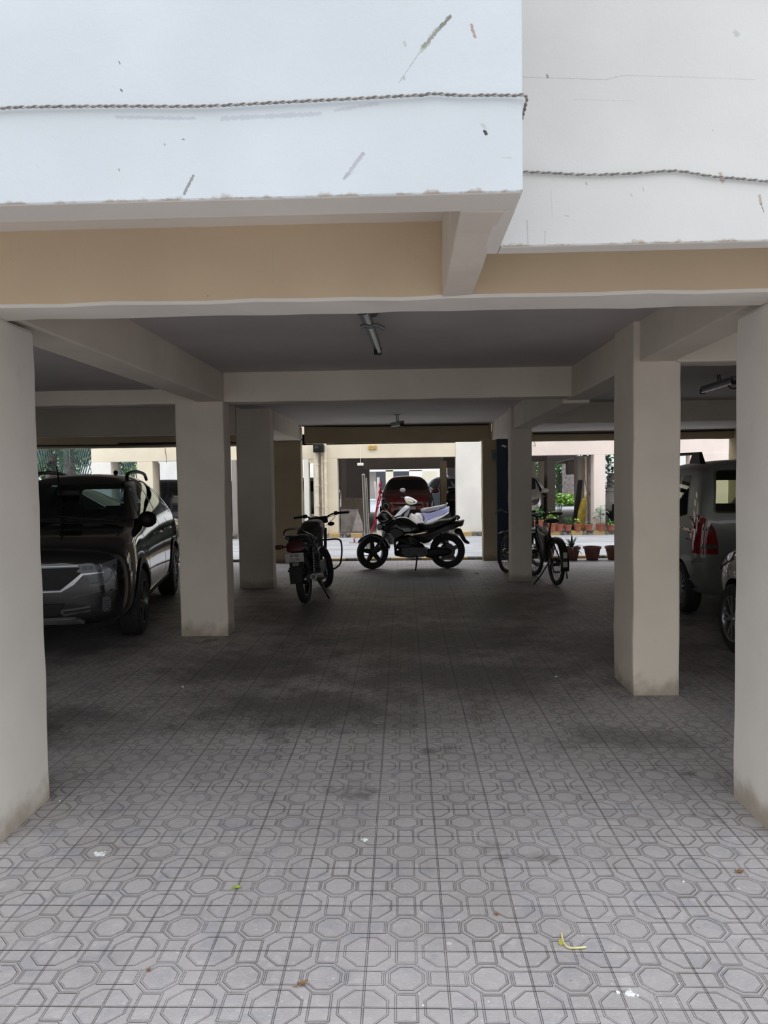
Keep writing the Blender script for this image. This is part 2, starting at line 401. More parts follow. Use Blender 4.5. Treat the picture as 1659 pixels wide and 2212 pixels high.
def struct(name, mb, m, label=None, cat=None, bevel=0.0):
    o = mb.build(name, m, bevel=bevel)
    return tag(o, label, cat, None, 'structure')
def rough_box(name, x0, y0, z0, x1, y1, z1, m, label, cat, bevel=.012, seed=0, amp=.004):
    """hand plastered member: slightly wavy arrises"""
    rnd = random.Random(seed+hash((round(x0*100), round(y0*100))) % 1000)
    mb = MB(); mb.box(x0, y0, z0, x1, y1, z1)
    L = [x1-x0, y1-y0, z1-z0]; k = L.index(max(L))
    n = max(2, int(L[k]/.22))
    es = [e for e in mb.bm.edges if abs((e.verts[1].co-e.verts[0].co)[k]) > .9*L[k]]
    r = bmesh.ops.subdivide_edges(mb.bm, edges=es, cuts=n, use_grid_fill=True)
    c = V(((x0+x1)/2, (y0+y1)/2, (z0+z1)/2))
    for v in mb.bm.verts:
        for j in range(3):
            if j != k: v.co[j] += rnd.uniform(-amp, amp)
    return struct(name, mb, m, label, cat, bevel)

# ground
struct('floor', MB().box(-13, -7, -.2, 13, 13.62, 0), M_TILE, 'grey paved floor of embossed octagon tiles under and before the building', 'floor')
struct('floor_driveway', MB().box(-45, 13.62, -.25, 45, 19.02, -.01), M_DRIVE, 'pale worn concrete driveway between the two buildings', 'driveway')
struct('floor_opposite', MB().box(-8.3, 19.2, -.2, 30, 31.5, .06), M_GREYP, 'grey floor of the parking under the opposite building', 'floor')
struct('ground_road', MB().box(-60, 31.5, -.3, 60, 80, -.02), M_ROAD, 'grey asphalt road beyond the opposite building', 'road')
struct('ground_garden', MB().box(-60, 19.02, -.3, -8.3, 31.5, 0), M_ROAD, 'grey ground beside the opposite building', 'ground')

# kerbs: painted in black and yellow blocks
def kerb_material():
    m, nt, out = nodes('black_yellow_kerb_paint'); g = NT(nt)
    pos = g.n('ShaderNodeNewGeometry').outputs['Position']
    sep = g.n('ShaderNodeSeparateXYZ'); nt.links.new(pos, sep.inputs[0])
    f = g.m('FRACT', g.m('DIVIDE', g.m('SUBTRACT', sep.outputs[0], .02), .57))
    k = g.m('GREATER_THAN', f, .5)
    nz = g.noise(pos, 14, 5, .65)
    col = g.mix(k, (.05, .045, .045), (.52, .34, .09))
    col = g.mix(g.m('MULTIPLY', g.ramp(nz, .38, .66), .8), col, (.36, .31, .25))
    g.bsdf(out, col, .7, 0, nz, .2, .01, .4); return m
M_KERB = kerb_material()
struct('trim_1', MB().box(-6, 13.62, -.12, 6.2, 13.78, .045), M_KERB, 'low black and yellow kerb at the far edge of the tiled floor', 'kerb', .01)
struct('trim_2', MB().box(-8.3, 19.02, -.12, 20, 19.2, .1), M_KERB, 'black and yellow kerb at the foot of the opposite building', 'kerb', .012)

# facade above the entrance
ret_x = .317
struct('wall_front_left', MB().box(-9, FY1, ZB, ret_x, FY1+.13, 8), M_FAC_L, 'white plastered upper wall projecting over the left of the entrance', 'wall', .006)
struct('wall_front_return', MB().box(ret_x-.05, FY1+.13, ZB, ret_x, FY2+.07, 8), M_FAC_R, 'short white return between the two upper walls', 'wall', .004)
struct('wall_front_right', MB().box(ret_x, FY2, ZB, 9, FY2+.075, 8), M_FAC_R, 'white plastered upper wall set back over the right of the entrance', 'wall', .006)
rough_box('beam', .168, FY1+.13, ZB+.001, .285, 3.03, 2.6, M_COL, 'short pale cantilever beam under the step in the upper wall', 'beam', .006)
# big front beam: tan face, pale underside
for o_ in list(C.objects):
    if o_.name.startswith('wall_front'):
        o_.data.materials.append(M_COLF)
        for p_ in o_.data.polygons:
            if p_.normal.z < -.9: p_.material_index = 1
def two_tone(name, x0, y0, z0, x1, y1, z1, face_m, low_m, label, seed=1):
    rnd = random.Random(seed)
    mb = MB(); n = int((x1-x0)/.2)
    rows = []
    for i in range(n+1):
        x = x0+(x1-x0)*i/n; a = rnd.uniform(-.004, .004); b = rnd.uniform(-.004, .004)
        rows.append([(x, y0+a, z1), (x, y0+a, z0+b+.012), (x, y0+a+.012, z0+b), (x, y1+b-.01, z0+a), (x, y1+b, z0+a+.01), (x, y1, z1)])
    mb.grid(rows)
    bmesh.ops.holes_fill(mb.bm, edges=mb.bm.edges)
    mb.bm.normal_update()
    o = mb.build(name, [face_m, low_m])
    for p in o.data.polygons:
        c = p.center
        p.material_index = 0 if c.y < y0+.008 and c.z > z0+.011 else 1
    return tag(o, label, 'beam', None, 'structure')
two_tone('beam', -9, 3.03, 2.283, 9, 3.285, 2.62, M_TAN, M_COLF, 'large tan faced beam across the entrance between the two front columns')
# ceilings
struct('ceiling', MB().box(-2.03, 3.2, 2.60, 1.8, 7.3, 2.9), M_CEIL, 'grey ceiling slab over the middle bay by the entrance', 'ceiling')
struct('ceiling', MB().hexa([(-2.3, 7.3, 2.59), (1.8, 7.3, 2.59), (1.8, 13.62, 2.51), (-2.3, 13.62, 2.51), (-2.3, 7.3, 2.9), (1.8, 7.3, 2.9), (1.8, 13.62, 2.9), (-2.3, 13.62, 2.9)]), M_CEIL, 'grey ceiling slab over the middle bay by the far exit', 'ceiling')
struct('ceiling', MB().box(-9, 1.96, 2.592, .29, 3.2, 2.9).box(.29, 2.43, 2.592, 9, 3.2, 2.9), M_COLF, 'pale slab of the overhang between the upper wall and the front beam', 'ceiling')
struct('ceiling', MB().box(-9, 3.2, 2.45, -2.03, 7.3, 2.9), M_CEIL, 'lowered grey ceiling slab over the left bay by the entrance', 'ceiling')
struct('ceiling', MB().box(-9, 7.3, 2.60, -2.3, 10.45, 2.9), M_CEIL, 'grey ceiling slab over the left bay above the black car', 'ceiling')
struct('ceiling', MB().box(-9, 10.45, 2.40, -2.3, 13.62, 2.9), M_CEIL, 'grey ceiling slab over the left bay by the far exit', 'ceiling')
struct("ceiling", MB().box(1.8, 3.2, 2.60, 9, 10.8, 2.9), M_CEIL, 'grey ceiling slab over the right bay', 'ceiling')
struct('ceiling', MB().box(1.8, 10.8, 2.335, 9, 13.62, 2.9), M_CEIL, 'lowered grey ceiling slab over the right bay by the far exit', 'ceiling')
# beams running into the depth
def deep_beam(x0, x1, y0, y1, za, zb_, top, m, label):
    mb = MB().hexa([(x0, y0, za), (x1, y0, za), (x1, y1, zb_), (x0, y1, zb_), (x0, y0, top), (x1, y0, top), (x1, y1, top), (x0, y1, top)])
    return struct('beam', mb, m, label, 'beam', .012)
deep_beam(-2.03, -1.765, 3.285, 7.2, 2.30, 2.32, 2.62, M_COL, 'deep ceiling beam from the left front column to the pillar behind it')
deep_beam(1.63, 1.87, 3.285, 7.45, 2.345, 2.30, 2.62, M_COL, 'deep ceiling beam from the right front column over the pillar behind it')
deep_beam(1.60, 1.87, 7.45, 13.45, 2.27, 2.20, 2.62, M_COL, 'deep ceiling beam from the right rear pillar to the far exit')
deep_beam(-2.35, -1.87, 10.65, 13.45, 2.26, 2.245, 2.62, M_COL, 'deep ceiling beam from the left rear pillar to the far exit')
# cross beams
rough_box('beam', -1.765, 7.19, 2.312, 1.64, 7.45, 2.62, M_COL, 'ceiling beam across the middle bay between the inner pillars', 'beam', .015)
rough_box('beam', -9, 7.2, 2.305, -2.03, 7.45, 2.62, M_COL, 'ceiling beam across the left bay beside the left inner pillar', 'beam', .015)
rough_box('beam', 1.87, 5.1, 2.315, 9, 5.32, 2.62, M_COL, 'ceiling beam across the right bay beside the right inner pillar', 'beam', .015)
rough_box('beam', -9, 10.4, 2.20, -2.38, 10.62, 2.62, M_COL, 'dim ceiling beam across the left bay above the black car', 'beam', .015)
rough_box('beam', 1.87, 10.78, 2.30, 9, 11.0, 2.62, M_COL, 'dim ceiling beam across the right bay above the bicycle', 'beam', .015)
# exit wall
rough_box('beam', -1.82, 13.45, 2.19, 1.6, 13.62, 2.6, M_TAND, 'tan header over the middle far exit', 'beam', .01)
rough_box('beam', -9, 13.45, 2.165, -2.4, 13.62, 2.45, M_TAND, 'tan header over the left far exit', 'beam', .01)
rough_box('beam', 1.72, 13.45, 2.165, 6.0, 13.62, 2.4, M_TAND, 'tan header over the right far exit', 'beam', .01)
# columns
rough_box('column', -2.09, 3.03, -.02, -1.765, 3.515, 2.285, M_COLF, 'pale front column at the left of the entrance', 'column', .02)
rough_box('column', 1.56, 3.03, -.02, 1.885, 3.515, 2.285, M_COLF, 'pale front column at the right of the entrance', 'column', .02)
rough_box('column', -2.245, 7.19, -.02, -1.768, 7.475, 2.62, M_COL, 'left inner pillar beside the black car', 'column', .015)
rough_box('column', 1.588, 5.135, -.02, 1.912, 5.62, 2.62, M_COL, 'right inner pillar with a stained foot near the entrance', 'column', .015)
rough_box('column', -2.375, 10.38, -.02, -1.885, 10.65, 2.62, M_COL, 'dim left pillar behind the parked motorcycle', 'column', .015)
rough_box('column', 1.557, 10.76, -.02, 1.862, 11.06, 2.62, M_COL, 'right rear pillar beside the bicycle', 'column', .015)
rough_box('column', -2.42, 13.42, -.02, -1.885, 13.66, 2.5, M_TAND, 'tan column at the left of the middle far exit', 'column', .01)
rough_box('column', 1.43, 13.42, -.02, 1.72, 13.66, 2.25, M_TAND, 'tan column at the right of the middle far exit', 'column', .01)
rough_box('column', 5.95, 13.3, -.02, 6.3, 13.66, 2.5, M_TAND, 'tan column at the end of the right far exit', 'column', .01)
# unseen side and front walls added to darken the parking, then back walls
struct('wall_added_left', MB().box(-9.2, 1.95, 0, -9, 12.0, 2.9), M_COL, 'unseen left side wall added to darken the parking', 'wall')
struct('wall_added_right', MB().box(9, 1.95, 0, 9.2, 13.62, 2.9), M_COL, 'unseen right side wall added to darken the parking', 'wall')
struct('wall_front_lower_left_added', MB().box(-9, 3.1, 0, -4.4, 3.24, 2.3), M_COL, 'unseen front wall added to keep daylight out of the left bay', 'wall')  # out of view; this and the next wall only block daylight
struct('wall_front_lower_right_added', MB().box(5.2, 3.1, 0, 9, 3.24, 2.3), M_COL, 'unseen front wall added to keep daylight out at the far right', 'wall')
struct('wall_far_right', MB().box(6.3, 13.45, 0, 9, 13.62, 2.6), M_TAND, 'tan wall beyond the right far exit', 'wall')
struct('wall_upper_rear', MB().box(-9.2, 13.45, 2.62, 9.2, 13.62, 6), M_OPP, 'upper wall above the far exits facing the driveway', 'wall')
struct('roof', MB().box(-9.2, 2.47, 5.8, 9.2, 13.45, 6), M_COL, 'roof of the building', 'roof')
# ------------------------------------------------------------------ vehicle materials
def paint(name, c, rough=.18, coat=1.0, metal=0.0):
    return simple(name, c, rough, metal, .04, 2.0, 0, 60, .5, coat)
M_RUB = simple('black_rubber', (.017, .017, .018), .75, 0, .3, 20, .2, 120)
M_BLK = simple('matt_black_plastic', (.010, .010, .0105), .5, 0, .2, 12, .05, 200, .3)
M_DARK = simple('dark_cavity', (.008, .008, .009), .9)
M_CHR = simple('chrome', (.62, .62, .64), .12, 1.0, .05)
M_DCHROME = simple('smoked_chrome', (.22, .22, .23), .15, 1.0, .05)
M_ALU = simple('alloy_grey', (.32, .33, .35), .3, .9, .1)
M_DALU = simple('dark_alloy', (.07, .072, .078), .32, .8, .1)
M_STEEL = simple('brushed_steel', (.5, .5, .5), .3, 1.0, .1)
M_LENS = simple('clear_lamp', (.10, .105, .11), .08, .2, .1)
M_REDL = simple('red_lamp', (.20, .008, .008), .1, 0, .3, 30, 0, 60, .5, 1)
M_ORL = simple('orange_lamp', (.5, .15, .02), .15, 0, .1)
M_SEAT = simple('grey_seat_fabric', (.05, .05, .055), .8, 0, .2, 30)
def tinted_glass(name, tint, refl=.09):
    m, nt, out = nodes(name); g = NT(nt)
    tr = g.n('ShaderNodeBsdfTransparent'); tr.inputs[0].default_value = (*tint, 1)
    gl = g.n('ShaderNodeBsdfGlossy'); gl.inputs['Roughness'].default_value = .02
    gl.inputs[0].default_value = (.9, .95, .95, 1)
    lw = g.n('ShaderNodeLayerWeight'); lw.inputs[0].default_value = .5
    fr = g.m('ADD', .03, g.m('MULTIPLY', .9, g.m('POWER', lw.outputs['Facing'], 5.0)))
    mx = g.n('ShaderNodeMixShader'); nt.links.new(fr, mx.inputs[0]); nt.links.new(tr.outputs[0], mx.inputs[1]); nt.links.new(gl.outputs[0], mx.inputs[2])
    nz = g.noise(g.n('ShaderNodeTexCoord').outputs['Object'], 3, 3)
    df = g.n('ShaderNodeBsdfDiffuse'); df.inputs[0].default_value = (.3, .3, .28, 1)
    m2 = g.n('ShaderNodeMixShader'); g.set(m2.inputs[0], g.m('MULTIPLY', nz, .02)); nt.links.new(mx.outputs[0], m2.inputs[1]); nt.links.new(df.outputs[0], m2.inputs[2])
    nt.links.new(m2.outputs[0], out.inputs[0]); return m
M_GLASS = tinted_glass('tinted_window_glass', (.62, .68, .68))
M_DGLASS = simple('dark_window_glass', (.012, .014, .015), .05, 0, .1, 3, 0, 60, .6)
M_PRIV = tinted_glass('dark_tinted_glass', (.84, .86, .78))

# ------------------------------------------------------------------ car bodies
# station: y, z_bottom, (w, z) low, mid, belt, roof edge, roof centre z
def cage(stations, inset=0.0, zmin=None):
    mb = MB(); rows = []
    for (y, zb, low, mid, belt, edge, zt) in stations:
        if zmin is not None: zb = max(zb, zmin)
        i = inset
        half = [(0, zb), (low[0]*.8-i, zb), (low[0]-i, max(low[1], zb+.02)), (mid[0]-i, max(mid[1], zb+.04)), (belt[0]-i, max(belt[1]-i*.2, zb+.06)), (edge[0]-i*.8, edge[1]-i), ((edge[0]-i)*.62, zt*.72+edge[1]*.28-i), (0, zt-i)]
        rows.append([(x, y, z) for x, z in half]+[(-x, y, z) for x, z in half[-2:0:-1]])
    vs = mb.grid(rows, closed_u=True)
    mb._f(vs[0]); mb._f(vs[-1][::-1])
    return mb
def evaluated(o):
    dg = bpy.context.evaluated_depsgraph_get()
    me = bpy.data.meshes.new_from_object(o.evaluated_get(dg))
    return me
def subsurf_mesh(mb, lv=3, crease_rows=None):
    o = mb.build('cage', [M_BLK]); s = o.modifiers.new('s', 'SUBSURF'); s.levels = lv; s.render_levels = lv
    bpy.context.view_layer.update()
    me = evaluated(o); old = o.data
    bpy.data.objects.remove(o); bpy.data.meshes.remove(old)
    return me
def cut(o, cutters):
    for c in cutters:
        m = o.modifiers.new('cut', 'BOOLEAN'); m.operation = 'DIFFERENCE'; m.solver = 'EXACT'; m.object = c
        m.material_mode = 'TRANSFER' if hasattr(m, 'material_mode') else m.material_mode
    bpy.context.view_layer.update()
    me = evaluated(o); o.modifiers.clear(); o.data = me
    for c in cutters: bpy.data.objects.remove(c)
def densify(poly, step=.03):
    out = []; n = len(poly)
    for i in range(n):
        a, b = V(poly[i]), V(poly[(i+1) % n]); k = max(1, int((b-a).length/step))
        for j in range(k): out.append(a+(b-a)*j/k)
    return out
def rounded(poly, r=.03, n=4):
    out = []; N = len(poly)
    for i in range(N):
        p, a, b = V(poly[i]), V(poly[i-1]), V(poly[(i+1) % N])
        d1, d2 = (a-p), (b-p); rr = min(r, d1.length*.45, d2.length*.45)
        q1, q2 = p+d1.normalized()*rr, p+d2.normalized()*rr
        for k in range(n+1):
            t = k/n; out.append((1-t)**2*q1+2*t*(1-t)*p+t*t*q2)
    return [tuple(q) for q in out]
class Car:
    def __init__(s, name, label, stations, wb, radius, paint_m, loc, rz, wheel_w=.2, rim_m=None, rim_fn=None, hollow=False, track=None, cat='car', group=None, glass=None, clad=None, inner_range=None, spokes=5):
        s.root = empty(name, loc, rz, label, cat, group)
        s.me = subsurf_mesh(cage(stations)); s.st = stations
        s.bvh = BVHTree.FromPolygons([v.co for v in s.me.vertices], [p.vertices[:] for p in s.me.polygons])
        s.paint = paint_m; s.cutters = []; s.glass_m = glass or (M_GLASS if hollow else M_DGLASS); s.hollow = hollow
        s.wb, s.r = wb, radius
        w = max(st[3][0] for st in stations)
        s.w = w; tr = track or (w-.02)
        for sy in (1, -1):
            for sx in (-1, 1):
                mb = MB(); mb.lathe([(0, 0), (radius*1.16, 0), (radius*1.16, .36), (0, .36)], 40, (0, 0, 0), 'X')
                o = mb.build('cutter', [M_DARK]); o.location = (sx*(w+.05)-(.36 if sx > 0 else 0), sy*wb/2, radius); s.cutters.append(o)
                s.wheel(sx, sy, tr, radius, wheel_w, rim_m or M_ALU, spokes)
        if hollow:
            y0, y1 = inner_range
            inner = [st for st in stations if y0 <= st[0] <= y1]
            o = link('cutter', subsurf_mesh(cage(inner, .07, .6), 2)); o.data.materials.clear(); o.data.materials.append(M_SEAT)
            s.cutters.append(o)
    def wheel(s, sx, sy, tr, r, ww, rim_m, spokes):
        xo = sx*tr
        wr = empty('wheel', (0, sy*s.wb/2, r)); wr.parent = s.root
        # the wheel is its own part: tyre mesh with rim and hub below it
        bpy.data.objects.remove(wr)
        rr = r*.66
        mb = MB(); mb.lathe([(rr, -ww/2), (r*.9, -ww/2), (r*.985, -ww*.4), (r, -ww*.25), (r, ww*.25), (r*.985, ww*.4), (r*.9, ww/2), (rr, ww/2)], 40, (0, 0, 0), 'X', False)
        t = mb.build('wheel', [M_RUB], s.root, smooth=.6); t.location = (xo-sx*ww/2, sy*s.wb/2, r)
        mb = MB(); o = ww/2*sx
        mb.lathe([(rr*1.02, o), (rr*.95, o*.98), (rr*.9, o*.6), (rr*.88, -o*.8), (rr*1.02, -o)], 40, (0, 0, 0), 'X', False)
        mb.lathe([(0, o*.95), (rr*.16, o*.95), (rr*.2, o*.7), (rr*.2, 0), (0, 0)], 20, (0, 0, 0), 'X')
        for k in range(spokes):
            for d in (-.13, .13):
                a = 2*PI*k/spokes+d; a2 = 2*PI*k/spokes+d*1.6
                ca, sa, cb, sb = math.cos(a), math.sin(a), math.cos(a2), math.sin(a2)
                n = V((0, -sa, ca)); wd = rr*.075
                p0, p1 = V((0, ca, sa))*rr*.15, V((0, cb, sb))*rr*.93
                xs = (o*.88, o*.55)
                mb.hexa([p0-n*wd+V((xs[1], 0, 0)), p0+n*wd+V((xs[1], 0, 0)), p1+n*wd*1.1+V((xs[1]*.9, 0, 0)), p1-n*wd*1.1+V((xs[1]*.9, 0, 0)),
                         p0-n*wd+V((xs[0], 0, 0)), p0+n*wd+V((xs[0], 0, 0)), p1+n*wd*.9+V((xs[0]*1.05, 0, 0)), p1-n*wd*.9+V((xs[0]*1.05, 0, 0))])
        mb.build('rim', [rim_m], t, smooth=.5)
        mb = MB().lathe([(0, o*.3), (rr*.6, o*.3), (rr*.6, o*.1), (0, o*.1)], 24, (0, 0, 0), 'X'); mb.build('brake_disc', [M_DALU], t, smooth=.5)
    def hit(s, p, d):
        h = s.bvh.ray_cast(V(p), V(d))
        return h[0], h[1]
    def panel(s, name, poly, view, mat, off=.004, thick=.006, parent=None, step=.04, cutthrough=False, both=False, depth=None, round_r=0, smooth=.7):
        """a fitted panel: a 2-D outline pressed onto the body from 'left','right','front','rear','top'"""
        objs = []
        views = ['left', 'right'] if both else [view]
        if round_r: poly = rounded(poly, round_r)
        for vw in views:
            B = 4.0
            if vw == 'left': f = lambda u, v: (V((-B, u, v)), V((1, 0, 0)))
            elif vw == 'right': f = lambda u, v: (V((B, u, v)), V((-1, 0, 0)))
            elif vw == 'front': f = lambda u, v: (V((u, B, v)), V((0, -1, 0)))
            elif vw == 'rear': f = lambda u, v: (V((u, -B, v)), V((0, 1, 0)))
            else: f = lambda u, v: (V((u, v, B)), V((0, 0, -1)))
            P = densify(poly, step); n = len(P)
            xs = [p.x for p in P]; ys = [p.y for p in P]
            pts = list(P); u = min(xs)+step*.5
            while u < max(xs):
                v = min(ys)+step*.5
                while v < max(ys):
                    q = V((u, v)); ins = False; j = n-1
                    for i in range(n):
                        if (P[i].y > v) != (P[j].y > v) and u < (P[j].x-P[i].x)*(v-P[i].y)/(P[j].y-P[i].y)+P[i].x: ins = not ins
                        j = i
                    if ins and min((q-p).length for p in P) > step*.45: pts.append(q)
                    v += step
                u += step
            ed = [(i, (i+1) % n) for i in range(n)]
            vv, ee, ff, *_ = geometry.delaunay_2d_cdt(pts, ed, [list(range(n))], 1, 1e-5)
            top = []; bad = set(); last = None
            for i, q in enumerate(vv):
                o, d = f(q.x, q.y); h, nn = s.hit(o, d)
                if h is None: bad.add(i); top.append(None); continue
                if nn.dot(d) > 0: nn = -nn
                top.append((h, nn))
            mb = MB(); bm = mb.bm
            A = [None if t is None else bm.verts.new(t[0]+t[1]*(off+thick)) for t in top]
            Bv = [None if t is None else bm.verts.new(t[0]+t[1]*(off-.004 if not s.hollow else off)) for t in top]
            cnt = {}
            for fc in ff:
                if any(i in bad for i in fc): continue
                mb._f([A[i] for i in fc]); mb._f([Bv[i] for i in fc][::-1])
                for a, b in zip(fc, fc[1:]+fc[:1]): cnt[(min(a, b), max(a, b))] = cnt.get((min(a, b), max(a, b)), 0)+1
            for (a, b), k in cnt.items():
                if k == 1: mb._f([A[a], A[b], Bv[b], Bv[a]])
            for v_ in [v_ for v_ in bm.verts if not v_.link_faces]: bm.verts.remove(v_)
            if len(bm.faces) == 0: bm.free(); continue
            objs.append(mb.build(name, [mat], parent or s.root, smooth=smooth))
        if cutthrough and s.hollow:
            c = V((sum(p[0] for p in poly)/len(poly), sum(p[1] for p in poly)/len(poly)))
            pl = [tuple(c+(V(p)-c)*.96) for p in poly]
            mb = MB()
            if view in ('left', 'right'): mb.prism(pl, lambda u, v: (-2, u, v), lambda u, v: (2, u, v))
            else: mb.prism(pl, lambda u, v: (u, depth[0], v), lambda u, v: (u, depth[1], v))
            s.cutters.append(mb.build('cutter', [M_BLK]))
        return objs
    def windows(s, sides, front=None, rear=None, gap=True):
        for poly in sides: s.panel('side_window', poly, 'left', s.glass_m, .002, .004, cutthrough=True, both=True, round_r=.03)
        if front: s.panel('windshield', front, 'front', s.glass_m, .002, .004, cutthrough=True, depth=(.0, 1.6), round_r=.05)
        if rear: s.panel('rear_window', rear, 'rear', s.glass_m, .002, .004, cutthrough=True, depth=(-3, -1.0), round_r=.05)
    def mirrors(s, y, z, m, size=(.11, .07, .075)):
        for sx in (-1, 1):
            h, n = s.hit((sx*4, y, z-.03), (-sx, 0, 0))
            x = h.x+sx*(.13 if size[0] == .11 else .055)
            mb = MB(); mb.sphere((x, y, z+.04), size, 14, 10)
            for v in mb.bm.verts:
                if v.co.y < y-.03: v.co.y = y-.03
            mb.tube([(h.x-sx*.02, y+.0, z-.02), (x-sx*.03, y, z+.01)], .022, 8)
            o = mb.build('door_mirror', [m], s.root, smooth=.9)
            MB().box(x-.09, y-.036, z-.01, x+.09, y-.031, z+.085).build('mirror_glass', [M_CHR], o)
    def finish(s, name='body'):
        b = link(name, s.me); b.data.materials.clear(); b.data.materials.append(s.paint)
        cut(b, s.cutters)
        b.parent = s.root
        for p in b.data.polygons: p.use_smooth = True
        try: b.data.set_sharp_from_angle(angle=.7)
        except Exception: pass
        s.body = b
        return s.root

def seats(root, rows, m, z=.55):
    for y in rows:
        for x in (-.36, .36):
            mb = MB()
            mb.box(x-.24, y-.25, z, x+.24, y+.25, z+.14); mb.box(x-.23, y-.34, z+.1, x+.23, y-.22, z+.62)
            mb.box(x-.13, y-.33, z+.66, x+.13, y-.24, z+.84); mb.box(x-.06, y-.3, z+.55, x+.06, y-.27, z+.7)
            mb.build('seat', [m], root, bevel=.04, smooth=.9)

# ---- the black SUV
suv_st = [
 (-2.16, .42, (.60, .46), (.66, .62), (.66, .93), (.60, 1.00), 1.03),
 (-2.08, .30, (.76, .36), (.80, .62), (.79, 1.00), (.70, 1.10), 1.14),
 (-1.95, .24, (.84, .32), (.87, .62), (.84, 1.06), (.63, 1.30), 1.36),
 (-1.72, .22, (.87, .30), (.90, .62), (.82, 1.09), (.515, 1.535), 1.595),
 (-1.20, .21, (.87, .30), (.90, .62), (.82, 1.08), (.545, 1.58), 1.64),
 (-.55, .20, (.86, .30), (.89, .62), (.82, 1.06), (.56, 1.60), 1.66),
 (.02, .20, (.86, .30), (.89, .62), (.82, 1.04), (.56, 1.575), 1.64),
 (.22, .20, (.86, .30), (.89, .62), (.82, 1.035), (.575, 1.50), 1.585),
 (.92, .20, (.87, .30), (.90, .62), (.82, 1.01), (.72, 1.10), 1.145),
 (1.10, .20, (.87, .30), (.90, .62), (.82, 1.00), (.76, 1.07), 1.10),
 (1.55, .22, (.87, .30), (.90, .62), (.86, .96), (.74, 1.03), 1.07),
 (1.92, .23, (.86, .30), (.90, .60), (.86, .89), (.72, .97), 1.01),
 (2.09, .25, (.79, .30), (.84, .58), (.81, .82), (.66, .91), .945),
 (2.16, .32, (.64, .36), (.69, .56), (.68, .76), (.56, .83), .85)]
M_SUVP = simple('black_gloss_paint', (.005, .005, .0055), .10, 0, .04, 2.0, 0, 60, .4, .75)
